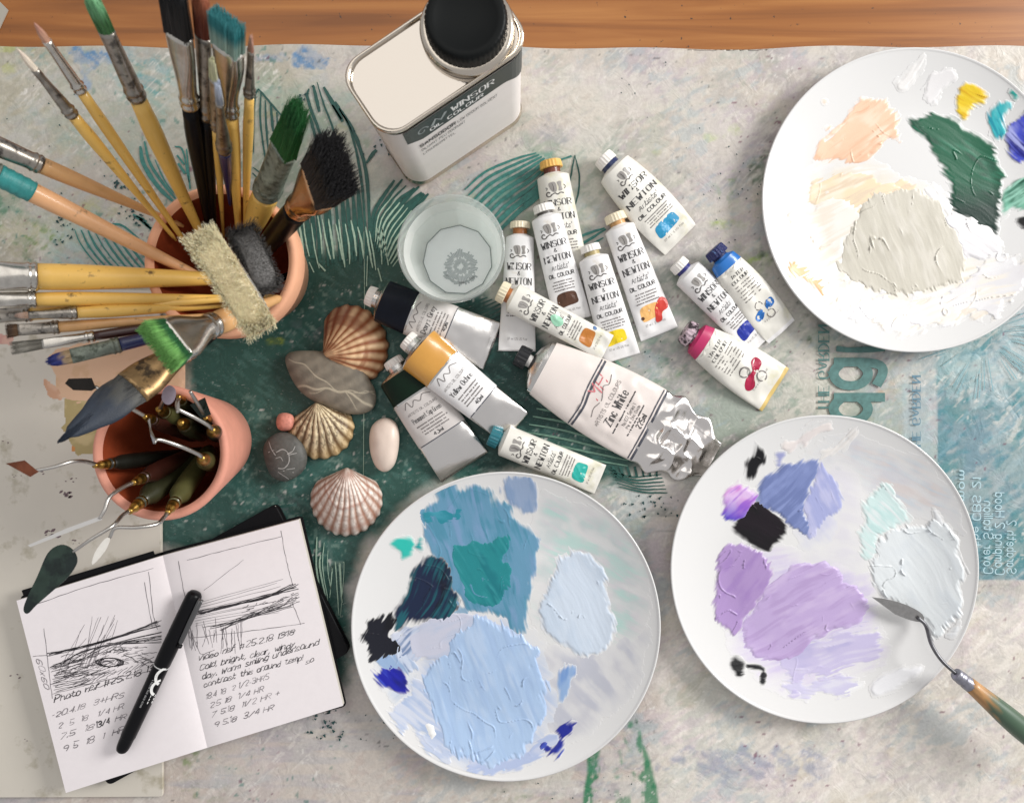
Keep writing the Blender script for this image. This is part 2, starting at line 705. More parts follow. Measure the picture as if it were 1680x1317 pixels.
# pale green stains among the tubes and round the upper plate
lay((158, 176, 160), pol([(1000, 430), (1240, 430), (1340, 560), (1330, 690), (1180, 780), (1080, 780), (1010, 600)], 50, 50) * .75)
lay((124, 152, 142), ell(1130, 600, 150, 110, .8) * sstep(.5, .62, n_mid) * .7)
lay((92, 134, 92), (ell(1112, 615, 40, 22, .8) + ell(1080, 625, 30, 12, .8)) * .75)
lay((170, 205, 60), (ell(1205, 212, 14, 8) + ell(1170, 225, 12, 6) + ell(1190, 370, 34, 10, .8) + ell(1195, 300, 26, 34, .9) * sstep(.5, .6, n_fin) + ell(1240, 425, 30, 20, .8)) * .7)
lay((70, 96, 66), pol([(1215, 250), (1262, 230), (1262, 360), (1300, 470), (1390, 560), (1330, 600), (1290, 520), (1230, 420)], 20, 20) * sstep(.5, .64, n_fin * .5 + n_mid * .5) * .85)
lay((118, 128, 104), ell(1290, 500, 70, 110, .9) * .45)
lay((176, 176, 182), ell(905, 215, 60, 26, .9) * .7)
# magazine print beneath the right-hand plates
lay((178, 188, 172), pol([(1335, 540), (1490, 540), (1490, 760), (1335, 760)], 8, 8) * .8)
lay((222, 190, 168), ell(1445, 625, 26, 40, .8) * .7)
lay((180, 200, 202), pol([(1480, 560), (1540, 560), (1540, 900), (1480, 900)], 5, 4) * .85)
tealp = pol([(1538, 520), (1900, 520), (1900, 952), (1538, 952)], 2.5, 2)
lay((92, 146, 160), tealp * .97)
lay((82, 146, 152), tealp * sstep(.46, .6, n_mid) * .7)
lay((140, 178, 190), tealp * sstep(.55, .68, fbm((X + Y) / 12, (X - Y) / 60, 4, 55)) * .6)
# pale flower printed on the teal panel
fx, fy = X - 1612, Y - 548
fr_, ft_ = np.hypot(fx, fy), np.arctan2(fy, fx)
for (r0, r1, n_, of, cc_, al) in ((52, 122, 17, 0, (168, 198, 202), .8), (40, 96, 15, .4, (186, 210, 212), .8), (26, 66, 12, .2, (160, 192, 196), .7)):
    ph = (ft_ * n_ / (2 * math.pi) + of + .25 * (fbm(X / 40, Y / 40, 2, 71) - .5)) % 1
    k_ = np.floor(ft_ * n_ / (2 * math.pi) + of)
    rl = r1 * (.86 + .22 * hsh(k_, k_ * 0 + 3, 5))
    tt_ = np.clip((fr_ - r0) / (rl - r0), 0, 1)
    wdt = .92 * np.sin(np.clip(tt_, .02, 1) ** .8 * math.pi) ** .55
    lay(cc_, sstep(-.12, .12, wdt - np.abs(ph - .5) * 2) * (fr_ > r0) * (fr_ < rl) * al * (.6 + .4 * sstep(.35, .6, n_fin)))
# bottom right: cream, fibrous
cream = sstep(940, 1010, Y + (n_mid - .5) * 60) * sstep(1040, 1110, X)
lay((230, 223, 215), cream * .92)
lay((244, 239, 232), cream * sstep(.5, .64, fbm((X + Y) / 9, (X - Y) / 40, 4, 66)) * .75)
lay((196, 186, 160), cream * sstep(.56, .7, n_mid) * .45)
lay((186, 188, 202), ell(1240, 1255, 170, 30, .6) * .65)
lay((226, 216, 208), ell(1500, 1270, 190, 60, .8) * .6)
# bottom middle and left
botm = sstep(1120, 1160, Y + (n_mid - .5) * 40) * (1 - sstep(1040, 1110, X))
lay((206, 194, 184), botm * .9)
lay((180, 178, 184), botm * sstep(.5, .62, n_hor) * .7)
lay((206, 196, 192), botm * sstep(.54, .66, n_big) * .6)
lay((120, 142, 84), (ell(300, 1225, 60, 60, .9) + ell(345, 1300, 80, 30, .9) + ell(850, 1308, 60, 12, .8)) * sstep(.47, .6, n_fin) * .8)
gst = (pol([(962, 1240), (985, 1225), (985, 1330), (960, 1330)], 3, 8) + pol([(1015, 1190), (1045, 1180), (1085, 1330), (1058, 1330)], 3, 8) + pol([(1000, 1230), (1020, 1225), (1035, 1330), (1015, 1330)], 3, 6) * .7)
lay((60, 138, 100), gst * sstep(.42, .56, n_str * .5 + n_fin * .5) * .85)
lay((96, 132, 110), pol([(1000, 830), (1060, 850), (1070, 1000), (1040, 1000)], 10, 10) * .5)
lay((120, 128, 128), pol([(1000, 800), (1100, 790), (1110, 900), (1090, 960), (1040, 900)], 12, 20) * sstep(.5, .6, n_hor) * .6)
# rubbed-in colour all over the sheet
for cc_, s_, th, al in (((168, 184, 172), 61, .57, .35), ((204, 190, 198), 62, .56, .45), ((226, 222, 212), 63, .52, .6), ((182, 180, 178), 64, .58, .35), ((168, 188, 196), 65, .60, .4)):
    w_ = fbm(X / 75, Y / 75, 3, s_) * .55 + fbm((X - .5 * Y) / 18, (Y + .5 * X) / 9, 4, s_ + 200) * .45
    lay(cc_, sstep(th - .05, th + .05, w_) * al * (1 - dark) * (1 - tealp * .6) * (.45 + .55 * sstep(450, 800, X)))
lay((232, 228, 220), sstep(.63, .70, fbm((X + Y) / 7, (X - Y) / 34, 3, 267)) * sstep(.45, .6, n_mid) * .45 * (1 - dark * .95))
lay((52, 132, 92), gst * sstep(.40, .54, n_str * .5 + n_fin * .5) * .8)
lay((150, 158, 178), ell(1240, 1255, 170, 30, .6) * .5)
lay((92, 140, 186), (ell(155, 92, 40, 16) + ell(505, 96, 34, 13)) * .7)
lay((110, 150, 60), (ell(1195, 300, 34, 50, .9) + ell(1110, 615, 40, 20, .9) + ell(60, 395, 70, 40, .9) + ell(300, 1240, 50, 50, .9)) * sstep(.5, .6, n_fin) * .8)
# small stains everywhere
spk = fbm(X / 6, Y / 6, 2, 101)
lay((40, 48, 52), sstep(.82, .86, spk) * sstep(.58, .70, fbm(X / 90, Y / 90, 3, 104)) * .55 * (1 - .8 * cream))
lay((120, 60, 90), sstep(.82, .86, fbm(X / 8, Y / 8, 2, 107)) * sstep(.56, .62, n_big) * .7)
lay((238, 236, 230), sstep(.79, .84, fbm(X / 7, Y / 7, 2, 113)) * sstep(.5, .58, n_mid) * .6)
lay((60, 128, 118), sstep(.78, .83, fbm(X / 9, Y / 9, 2, 119)) * sstep(900, 600, X) * sstep(.48, .56, n_big) * .6)
edge = 76 + 3.0 * np.sin(GX / 140) + 2.2 * np.sin(GX / 47 + 1) + (GX - 840) * 0.003
Yw = Y.copy()
Yw[0] = edge
Yw[1] = edge + 2.2
Z = (fbm(X / 95, Y / 95, 3, 5) - .5) * 0.0012 + (fbm((X + Y) / 60, (X - Y) / 300, 3, 9) - .5) * 0.0006 - 0.0006
Z[0] = -0.0012
Z = np.minimum(Z, -0.0001)
V = np.stack([(X - NX) * S, (NY - Yw) * S, Z], 2).reshape(-1, 3)
Cg = Cg * np.array((.84, .825, .815))
Cg = Cg * (1 + .10 * (cream + botm * .4) * (1 - tealp))[..., None]


def cover_mat():
    m = mat("cover_sheet", rough=0.42, attr=True, spec=0.35)
    nt = m.node_tree
    N, L = nt.nodes, nt.links
    b = N["Principled BSDF"]
    src = b.inputs["Base Color"].links[0].from_socket
    tc = N.new("ShaderNodeTexCoord")
    n = N.new("ShaderNodeTexNoise")
    n.inputs["Scale"].default_value = 420
    n.inputs["Detail"].default_value = 4
    L.new(tc.outputs["Object"], n.inputs["Vector"])
    mr = N.new("ShaderNodeMapRange")
    mr.inputs["From Min"].default_value = .3
    mr.inputs["From Max"].default_value = .7
    mr.inputs["To Min"].default_value = .93
    mr.inputs["To Max"].default_value = 1.06
    L.new(n.outputs["Fac"], mr.inputs["Value"])
    hs = N.new("ShaderNodeHueSaturation")
    L.new(mr.outputs[0], hs.inputs["Value"])
    L.new(src, hs.inputs["Color"])
    # chalky scratches and flecks
    mp = N.new("ShaderNodeMapping")
    mp.inputs["Scale"].default_value = (1, 2.2, 1)
    mp.inputs["Rotation"].default_value = (0, 0, 0.9)
    L.new(tc.outputs["Object"], mp.inputs[0])
    n2 = N.new("ShaderNodeTexNoise")
    n2.inputs["Scale"].default_value = 260
    n2.inputs["Detail"].default_value = 2
    n2.inputs["Distortion"].default_value = 1.0
    L.new(mp.outputs[0], n2.inputs["Vector"])
    m2 = N.new("ShaderNodeMapRange")
    m2.inputs["From Min"].default_value = .665
    m2.inputs["From Max"].default_value = .72
    m2.inputs["To Max"].default_value = .22
    L.new(n2.outputs["Fac"], m2.inputs["Value"])
    mx = N.new("ShaderNodeMix")
    mx.data_type = 'RGBA'
    L.new(m2.outputs[0], mx.inputs["Factor"])
    L.new(hs.outputs[0], mx.inputs["A"])
    mx.inputs["B"].default_value = (0.62, 0.63, 0.58, 1)
    L.new(mx.outputs["Result"], b.inputs["Base Color"])
    n3 = N.new("ShaderNodeTexNoise")
    n3.inputs["Scale"].default_value = 55
    n3.inputs["Detail"].default_value = 10
    n3.inputs["Distortion"].default_value = 1.6
    L.new(tc.outputs["Object"], n3.inputs["Vector"])
    bp = N.new("ShaderNodeBump")
    bp.inputs["Strength"].default_value = 0.55
    bp.inputs["Distance"].default_value = 0.002
    L.new(n3.outputs["Fac"], bp.inputs["Height"])
    L.new(bp.outputs[0], b.inputs["Normal"])
    return m


cover = obj("table_cover", V, grid_faces(sh[0], sh[1])[:, ::-1].copy(), cover_mat(), cols=Cg.reshape(-1, 3))
tag(cover, "paint-stained covering sheet printed with green leaves and magazine lettering, spread over the wooden table", "table cover")

# ---- the leaf print, thin ink on the sheet
ink_dark = mat("leaf_print_ink", lin((34, 82, 74)), 0.5, var=(300, .35))
ink_teal = mat("leaf_print_teal", lin((52, 118, 110)), 0.5, var=(300, .35))
ink_pale = mat("leaf_print_pale", lin((160, 186, 166)), 0.5, var=(300, .25))
ink_petal = mat("flower_print_ink", lin((134, 174, 184)), 0.5, var=(260, .2))
ink_word = mat("printed_word_ink", lin((84, 124, 120)), 0.5, var=(200, .3))
ink_pword = mat("printed_pale_word_ink", lin((178, 206, 214)), 0.5, var=(200, .2))
lay_i = [0]


def flat(x, y):
    return P(x, y, 0.00025 + lay_i[0] * 0.00004)


def prints(lines, m, name="printed_leaf", taper=True):
    st = []
    for pts, w in lines:
        q = smooth_line(pts, 6)
        n = len(q)
        w = w * rnd.uniform(.75, 1.3)
        q = [(x + rnd.uniform(-.25, .25), y + rnd.uniform(-.25, .25)) for x, y in q]
        ww = [w * (0.35 + 0.65 * math.sin(math.pi * min(max((i + .3) / n, 0), 1)) ** .6 if taper else 1) * rnd.uniform(.9, 1.1) for i in range(n)]
        st.append((q, ww))
    Vv, Ff = ribbon(st)
    lay_i[0] += 1
    return decal(name, Vv, Ff, flat, m, cover)


def shift(pts, dx, dy, k=1.0, c=None):
    return [(x + dx, y + dy) for x, y in pts]


L1 = [([(424, 146), (440, 165), (462, 190)], 4), ([(424, 146), (417, 165), (415, 250)], 4), ([(428, 152), (427, 200), (437, 272)], 4),
      ([(435, 165), (437, 210), (440, 247)], 4), ([(444, 172), (446, 195), (448, 216)], 4), ([(454, 184), (455, 212)], 4), ([(495, 160), (488, 186)], 4),
      ([(507, 146), (504, 158), (512, 185), (521, 208), (528, 230)], 4.5), ([(514, 140), (519, 163), (524, 184)], 5),
      ([(520, 135), (530, 168), (545, 208), (556, 245), (559, 268)], 4), ([(531, 143), (546, 170), (556, 188), (562, 200)], 6),
      ([(508, 190), (514, 212), (521, 236)], 6), ([(550, 167), (562, 186), (577, 210), (591, 245), (600, 280), (604, 320), (606, 380), (602, 440)], 8),
      ([(545, 172), (560, 196)], 4), ([(556, 178), (572, 206), (584, 246), (592, 290), (597, 340), (600, 400), (598, 470)], 4),
      ([(601, 268), (612, 252), (618, 246)], 5), ([(415, 275), (432, 288), (440, 300)], 3), ([(414, 284), (430, 300)], 3),
      ([(943, 255), (950, 285), (949, 315), (941, 345)], 3.5), ([(943, 255), (938, 280), (935, 300)], 3)]
prints(L1, ink_dark)
# stripes left of the midrib
L2 = []
for k in range(11):
    x0 = 492 + k * 10 + rnd.uniform(-3, 3)
    L2.append(([(x0 - 2 + rnd.uniform(-2, 2), 345 - k * 3.5 + rnd.uniform(-6, 6)), (x0 + 3, 385), (x0 + rnd.uniform(2, 8), 425 + rnd.uniform(-6, 18))], 7.5))
for k in range(9):
    dx, dy = k * 8, k * 9
    L2.append(([(609 + dx * .35, 392 + dy * .6), (613 + dx * .6, 350 + dy * .7), (632 + dx * .8, 318 + dy * .5), (654 + dx + rnd.uniform(-8, 4), 294 + dy * .4 + rnd.uniform(-4, 4))], rnd.uniform(3.5, 8)))
prints(L2, ink_dark)
# pale scratched lines in the dark print
L3 = []
for k in range(16):
    x0 = 484 + k * 10 + rnd.uniform(-3, 3)
    y1 = 425 + rnd.uniform(-10, 30)
    L3.append(([(x0 - 6, y1 - rnd.uniform(50, 80)), (x0, y1 - 30), (x0 + rnd.uniform(0, 8), y1)], 2.8))
for k in range(10):
    dx, dy = k * 8 + 4, k * 9 + 2
    L3.append(([(614 + dx * .4, 396 + dy * .5), (619 + dx * .6, 352 + dy * .7), (640 + dx * .8, 322 + dy * .5)], 2.6))
L3 += [([(597, 380), (598, 520), (596, 800)], 1.6), ([(603, 420), (601, 470)], 2), ([(507, 430), (515, 447)], 2.5), ([(522, 432), (534, 445)], 2.5), ([(620, 440), (626, 462)], 2.5)]
for k in range(8):
    x0 = 520 + k * 6
    L3.append(([(x0, 880 + rnd.uniform(0, 60)), (x0 + rnd.uniform(-3, 3), 930), (x0 + rnd.uniform(-5, 8), 960 + rnd.uniform(0, 60))], rnd.uniform(1.2, 3)))
prints(L3, ink_pale)
# right leaf: arcs running down-left from the tip by the rust-capped tube
L4 = []
for k in range(9):
    L4.append(([(762 + k * 6.5, 312 + k * 9), (795 + k * 6.5, 283 + k * 8.5), (842 + k * 6, 262 + k * 6.5), (880 + k * 4.5, 251 + k * 3)], 3.2 + k * .8))
L4 += [([(920, 262), (938, 256)], 3), ([(930, 400), (960, 385), (992, 374)], 5), ([(930, 410), (962, 396), (994, 376)], 5), ([(932, 420), (965, 404), (990, 390)], 4)]
prints(L4, ink_teal)
# leaf stripes under the tubes
L5 = []
for k in range(15):
    L5.append(([(850 + k * 6, 735 - k * 13), (900 + k * 6, 742 - k * 12.5), (960 + k * 4, 752 - k * 11), (1030 + k * 1, 764 - k * 9)], 4.0))
prints(L5, mat("leaf_gap_ink", lin((104, 140, 122)), .5, var=(200, .3)))
L6 = []
for k in range(6):
    L6.append(([(1000 + k * 3, 768 + k * 6), (1035 + k * 4, 782 + k * 5), (1085 + k * 2, 778 + k * 6)], 3))
for k in range(7):
    L6.append(([(1005 + k * 12, 765), (1012 + k * 11, 782)], 4))
for k in range(9):
    L6.append(([(720 + k * 9, 500 + k * 6), (752 + k * 9, 505 + k * 4), (800 + k * 8, 488 + k * 3)], 3.5))
prints(L6, ink_dark)
# leaves behind the brush pot
L7 = []
for k in range(9):
    L7.append(([(122 + k * 11, 376 + k * 1), (132 + k * 12, 400 + k), (150 + k * 12, 424 + k), (170 + k * 11, 445)], 3.2))
L7 += [([(230, 240), (236, 270), (258, 305), (283, 330)], 8), ([(237, 232), (246, 268), (268, 302), (288, 326)], 6), ([(254, 262), (272, 300), (290, 322)], 3),
       ([(178, 368), (200, 370), (228, 392)], 4), ([(185, 376), (212, 392), (226, 404)], 3),
       ([(286, 240), (300, 248), (310, 300)], 4), ([(290, 255), (302, 270)], 4), ([(292, 268), (304, 285)], 4), ([(306, 245), (312, 310)], 4)]
for k in range(5):
    L7.append(([(218 + k * 5, 352 + k * 4), (236 + k * 4, 360 + k * 5)], 5))
prints(L7, ink_teal)
# flecks and triangles of the print
fl = []
for (cx, cy, rx, ry, n, sz) in ((535, 1188, 30, 26, 22, 5), (208, 320, 22, 32, 24, 4.5), (108, 376, 20, 26, 20, 4), (490, 160, 24, 18, 9, 4), (225, 355, 20, 16, 12, 4),
                                (1070, 830, 46, 18, 26, 4), (590, 1190, 60, 24, 12, 3), (1200, 330, 50, 80, 22, 2.6), (920, 1290, 120, 20, 14, 2.2), (120, 260, 110, 120, 22, 2.8),
                                (1120, 180, 120, 90, 12, 2.4), (620, 240, 40, 30, 10, 4), (1085, 585, 60, 30, 14, 3)):
    for _ in range(n):
        x, y = cx + rnd.uniform(-rx, rx), cy + rnd.uniform(-ry, ry)
        a = rnd.uniform(0, 6.28)
        l = sz * rnd.uniform(.5, 1.3)
        fl.append(([(x, y), (x + math.cos(a) * l, y + math.sin(a) * l)], [l * .9, l * .3]))
Vv, Ff = ribbon(fl)
lay_i[0] += 1
decal("printed_fleck", Vv, Ff, flat, mat("fleck_ink", lin((30, 66, 66)), .6), cover)
# fine lines of the printed flower
st = []
for k in range(70):
    a = rnd.uniform(0, 6.28)
    r0, r1 = rnd.uniform(35, 70), rnd.uniform(75, 108)
    st.append(([(1612 + math.cos(a) * r0, 548 + math.sin(a) * r0), (1612 + math.cos(a + .03) * r1, 548 + math.sin(a + .03) * r1)], [.8, 1.4]))
Vv, Ff = ribbon(st)
lay_i[0] += 2
decal("printed_petal_line", Vv, Ff, flat, mat("petal_line_ink", lin((122, 166, 174)), .5), cover)


def word(s, x0, y0, size, length, m, mirror, style="serif", name="printed_word", gap=1.5):
    """word running up the sheet from (x0,y0); mirror=True puts the letter tops to the right"""
    stt, wd = text_strokes(s, size, style, gap=gap)
    k = length / wd
    sg = 1 if mirror else -1
    lay_i[0] += 1
    Vt, Ft = zstack(stt, lambda x, y: flat(x0 + sg * y, y0 - x * k))
    o = obj(name, Vt, Ft, m, cover, smooth=False)
    o['kind'] = 'stuff'
    return o


word("THE GARDEN", 1343, 674, 17, 140, ink_word, True)
word("THE GARDEN", 1497, 745, 13, 128, mat("printed_blue_word_ink", lin((96, 132, 150)), .5), True)
word("qg", 1424, 690, 84, 96, ink_word, False, "bold")
prints([([(1372, 572), (1400, 574), (1452, 572)], 10)], ink_word, "printed_word", False)
word("Cover Stallion", 1614, 940, 15, 118, ink_pword, True, "sans")
word("Camping 2 Hood", 1633, 942, 15, 134, ink_pword, True, "sans")
word("Sarabeth 2", 1652, 940, 15, 86, ink_pword, True, "sans")
word("the CBS 21", 1596, 896, 13, 112, ink_pword, True, "sans")
word("mom", 1574, 820, 12, 48, ink_pword, True, "sans")

# ---- glass mixing slab in the lower left corner
gm = mat("slab_glaze", lin((212, 205, 192)), 0.16, var=(9, .06), coat=.5, tint=(34, lin((178, 170, 150)), .62))
gp = thing("mixing_slab", "flat grey-beige glass mixing slab under the knife pot and sketchbook in the lower left corner", "mixing slab", P(100, 930, 0))
poly = [tuple(P(a, b, 0.004)[:2]) for a, b in ((-160, 470), (262, 476), (267, 1307), (-160, 1309))]
V, F = slab(round_poly(poly, .003, 3), 0.0007, 0.0042, 0.0008)
obj("plate_glass", V, F, gm, gp, smooth=False)
poly2 = [tuple(P(a, b, 0.004)[:2]) for a, b in ((-160, 1304), (266, 1302), (266.4, 1305), (-160, 1307))]


def slab_patch(name, pts, col, z, col2, thr, sd, label):
    xs = np.arange(min(p[0] for p in pts) - 6, max(p[0] for p in pts) + 6, 2.0)
    ys = np.arange(min(p[1] for p in pts) - 6, max(p[1] for p in pts) + 6, 2.0)
    xx, yy = np.meshgrid(xs, ys)
    nz = fbm(xx / 22, yy / 22, 4, sd)
    t = sd_poly(xx, yy, pts) / 9 + (nz - .5) * 2.0
    hh = np.where(t > 0, 0.0002 * np.minimum(t, 1) + 0.00015 * fbm(xx / 30, yy / 5, 3, sd + 1), -0.0004)
    zz = 0.0042 + hh
    f = S * (H - zz) / H
    Vp = np.stack([(xx - NX) * f, (NY - yy) * f, zz], 2).reshape(-1, 3)
    Fp = grid_faces(*xx.shape)
    keep = (t.ravel()[Fp] > -.6).any(1)
    a = sstep(thr - .1, thr + .1, fbm(xx / 18, yy / 18, 3, sd + 5))[..., None]
    cc = np.array(lin(col)) * (1 - a) + np.array(lin(col2)) * a
    return obj(name, Vp, Fp[keep][:, ::-1].copy(), OILPAINT, gp, cols=cc.reshape(-1, 3), label=label)


slab_patch("paint_smear", [(78, 585), (130, 560), (300, 556), (300, 650), (210, 700), (150, 690), (96, 650)], (222, 184, 152), 0, (214, 176, 140), .6, 3, "peach paint dried on the slab")
slab_patch("paint_smear", [(70, 618), (112, 640), (100, 655), (75, 648)], (216, 176, 148), 0, (206, 160, 130), .6, 8, "peach paint dried on the slab")
slab_patch("paint_smear", [(100, 650), (170, 650), (170, 740), (125, 745), (105, 700)], (198, 178, 132), 0, (176, 158, 110), .5, 13, "thin ochre paint dried on the slab")
slab_patch("paint_smear", [(112, 724), (135, 720), (133, 742), (116, 742)], (216, 150, 92), 0, (206, 140, 80), .5, 18, "orange paint dried on the slab")
slab_patch("paint_smear", [(-60, 540), (24, 548), (20, 566), (-60, 572)], (214, 172, 156), 0, (200, 150, 140), .5, 23, "pink paint dried on the slab")
st = []
for (cx, cy, n, sz) in ((103, 813, 8, 6), (82, 875, 8, 7), (116, 787, 4, 4), (20, 1110, 3, 4), (125, 892, 4, 4), (3, 723, 3, 3), (60, 775, 4, 4), (24, 780, 4, 3), (150, 700, 3, 3), (40, 1215, 3, 2)):
    for _ in range(n):
        x, y = cx + rnd.uniform(-10, 10), cy + rnd.uniform(-6, 6)
        a = rnd.uniform(-.9, .3)
        l = sz * rnd.uniform(.5, 1.4)
        st.append(([(x, y), (x + math.cos(a) * l * .5, y + math.sin(a) * l * .5), (x + math.cos(a) * l, y + math.sin(a) * l)], [l * .2, l * .55, l * .15]))
Vv, Ff = ribbon(st)
decal("paint_fleck", Vv, Ff, lambda x, y: P(x, y, .0044), mat("dried_fleck", lin((112, 92, 96)), .6), gp, label="purple-grey flecks of dried paint")

# ---- corner of a grey card at the top left
cd = thing("grey_card", "small corner of a grey card lying on the wooden table at the top left edge", "card", P(-10, 20, 0))
V, F = slab([tuple(P(a, b)[:2]) for a, b in ((-60, 30), (-10, -6), (12, 16), (-2, 46), (-40, 70))], -0.002, -0.0008)
obj("card_sheet", V, F, mat("grey_card", lin((170, 164, 152)), .5), cd, smooth=False)

# ================================================================== plates with paint
PLATE = mat("plate_glaze", (0.74, 0.735, 0.725), 0.14)


def zplate(rho):
    t = np.clip((np.asarray(rho) - .58) / .42, 0, 1)
    return 0.0065 + 0.0135 * t ** 1.7


def make_plate(label, cx, cy, R):
    c = P(cx, cy, 0.0195)
    Rw = pxs(R, 0.0195)
    root = thing("dinner_plate", label, "plate", (c.x, c.y, 0), "plates used as paint palettes")
    pr = [(0.0001, 0.0065)] + [(Rw * r, float(zplate(r))) for r in np.linspace(.02, .985, 120)]
    pr += [(Rw * .992, 0.0203), (Rw, 0.0196), (Rw * .998, 0.0180), (Rw * .96, 0.0150), (Rw * .8, 0.0075), (Rw * .62, 0.0030), (Rw * .60, 0.0008), (Rw * .57, 0.0008), (Rw * .56, 0.0030), (0.0001, 0.0032)]
    V, F = lathe((c.x, c.y, 0), pr, 220)
    obj("dish", V, F, PLATE, root)
    root["_c"] = (c.x, c.y, Rw)
    return root


def dab(root, pts, thick, cols, label, rough=7, ang=0.0, ridge=.35, swirl=None, film=False, seed=[0], step=1.15, mix=.5, fade=8, grad=None, under=None, layer=[0]):
    """a dab of oil paint; pts = outline in photograph pixels; cols = list of sRGB colours"""
    seed[0] += 1
    sd = seed[0] * 13
    cx, cy, Rw = root["_c"]
    pts = smooth_loop(pts, 4)
    mg = rough * 1.2 + 3
    xs = np.arange(min(p[0] for p in pts) - mg, max(p[0] for p in pts) + mg, step)
    ys = np.arange(min(p[1] for p in pts) - mg, max(p[1] for p in pts) + mg, step)
    xx, yy = np.meshgrid(xs, ys)
    ca, sa = math.cos(ang), math.sin(ang)
    if swirl:
        dx, dy = xx - swirl[0], yy - swirl[1]
        rr = np.hypot(dx, dy) + (fbm(xx / 40, yy / 40, 2, sd + 8) - .5) * 26
        u, v = xx * 1.2, rr
    else:
        wv = (fbm(xx / 70, yy / 70, 2, sd + 8) - .5) * 16
        u, v = xx * ca + yy * sa, -xx * sa + yy * ca + wv
    n1 = fbm(xx / 26, yy / 26, 3, sd)
    n2 = fbm(u / 60, v / 5.0, 3, sd + 1)
    n3 = fbm(u / 60, v / 14, 3, sd + 2)
    n4 = fbm(u / 34, v / 3.2, 2, sd + 3)          # drag marks that break the edge along the stroke
    dd = sd_poly(xx, yy, pts) + (n1 - .5) * 3.0 * rough + (n4 - .5) * rough * 1.15 + 3.0
    if film:
        A = sstep(-8, fade * 4.5, dd) * (.30 + .70 * sstep(.30, .62, n3 * .55 + n1 * .45))
        t = thick * .35 * (A + .25 * (n2 - .4)) * sstep(0, 6, dd)
    else:
        A = sstep(-.5, fade, dd + (n2 - .5) * 7)
        e = sstep(0, fade * 1.3, dd)
        lip = np.exp(-((dd - fade * .6) / (fade * .35)) ** 2) * sstep(.50, .66, n1)
        kr = np.abs(fbm(u / 80, v / 26, 2, sd + 4) - .5)
        kz = np.abs(fbm(xx / 60 + 3, yy / 60, 2, sd + 5) - .5)
        on = sstep(.46, .64, fbm(xx / 40, yy / 40, 2, sd + 6))
        t = thick * e * (.30 + .22 * n3 + .25 * lip + ridge * .16 * (np.abs(n2 - .5) * 2 - .2)
                         + .55 * np.exp(-(kr / .007) ** 2) * on * sstep(.45, .6, n2)
                         + .45 * np.exp(-(kz / .005) ** 2) * sstep(.56, .68, fbm(xx / 44, yy / 44, 2, sd + 9)))
        t = np.where(dd > 0, np.maximum(t, thick * .05 * e) * (.08 + .92 * A), -1e-4)
    bad = dd < 0
    t = np.where(bad, np.minimum(t, -.0003), t)
    z = np.full(xx.shape, .009)
    for _ in range(3):
        f = S * (H - z) / H
        wx, wy = (xx - NX) * f, (NY - yy) * f
        rho = np.hypot(wx - cx, wy - cy) / Rw
        z = zplate(np.minimum(rho, 1))
    z = z + np.maximum(t, -.0005) + .00003 + len(root.children) * .000007
    f = S * (H - z) / H
    V = np.stack([(xx - NX) * f, (NY - yy) * f, z], 2).reshape(-1, 3)
    F = grid_faces(*xx.shape)
    ok = ((t.ravel()[F] > 0).any(1)) & ((rho.ravel()[F] < .975).all(1))
    C = [np.array(lin(c)) for c in cols]
    cc = np.zeros(xx.shape + (3,)) + C[0]
    for i, c in enumerate(C[1:]):
        a = sstep(.47, .66, (n3 if i % 2 == 0 else n2) * .6 + fbm(xx / 30, yy / 30, 3, sd + 20 + i) * .4 + (mix - .5) * .3)[..., None]
        cc = cc * (1 - a) + c * a
    if grad:
        a = np.clip(((xx - grad[0]) * grad[2] + (yy - grad[1]) * grad[3]), 0, 1)[..., None]
        cc = cc * (1 - a) + np.array(lin(grad[4])) * a
    A = A[..., None]
    cc = cc * .93
    cc = np.array(under or (.74, .735, .725)) * (1 - A) + cc * A
    F = F[ok]
    used = np.unique(F)
    remap = np.zeros(len(V), int)
    remap[used] = np.arange(len(used))
    if len(F) == 0:
        return None
    return obj("paint_dab", V[used], remap[F][:, ::-1].copy(), OILPAINT, root, cols=cc.reshape(-1, 3)[used], label=label)


def zm(ox, oy, k):
    return lambda pts: [(ox + x / k, oy + y / k) for x, y in pts]


# ---- lower middle plate: blues
pb = make_plate("white plate of blue and teal paint at the bottom centre, right of the sketchbook", 830, 1027.5, 254)
q = zm(560, 750, 2.3945)
dab(pb, q([(700, 720), (850, 740), (1080, 700), (1190, 640), (1200, 760), (1130, 930), (980, 1080), (850, 1150), (760, 1160), (790, 1000), (780, 850)]), .0003, [(206, 206, 212), (196, 198, 208)], "thin grey-lilac film of paint", film=True, ang=.9)
dab(pb, q([(780, 150), (900, 180), (1080, 260), (1190, 420), (1200, 640), (1080, 740), (780, 700), (740, 420)]), .00035, [(206, 214, 214), (192, 220, 214), (214, 212, 216)], "thin pale mint film of paint", film=True, ang=.5)
dab(pb, q([(230, 960), (330, 700), (500, 600), (760, 680), (860, 900), (830, 1080), (720, 1190), (560, 1240), (380, 1180)]), .0005, [(196, 208, 230), (184, 200, 228), (210, 216, 232)], "thin blue film of paint", film=True, ang=.7)
dab(pb, q([(330, 215), (375, 180), (385, 120), (430, 95), (470, 130), (520, 100), (575, 130), (600, 170), (665, 190), (670, 240), (740, 290), (775, 330), (770, 420), (740, 560), (735, 640), (690, 685), (600, 610), (490, 600), (430, 500), (370, 400), (335, 330)]), .0010, [(106, 156, 186), (124, 160, 196), (84, 146, 172)], "steel blue paint spread by knife", ang=1.3, ridge=.25, mix=.42)
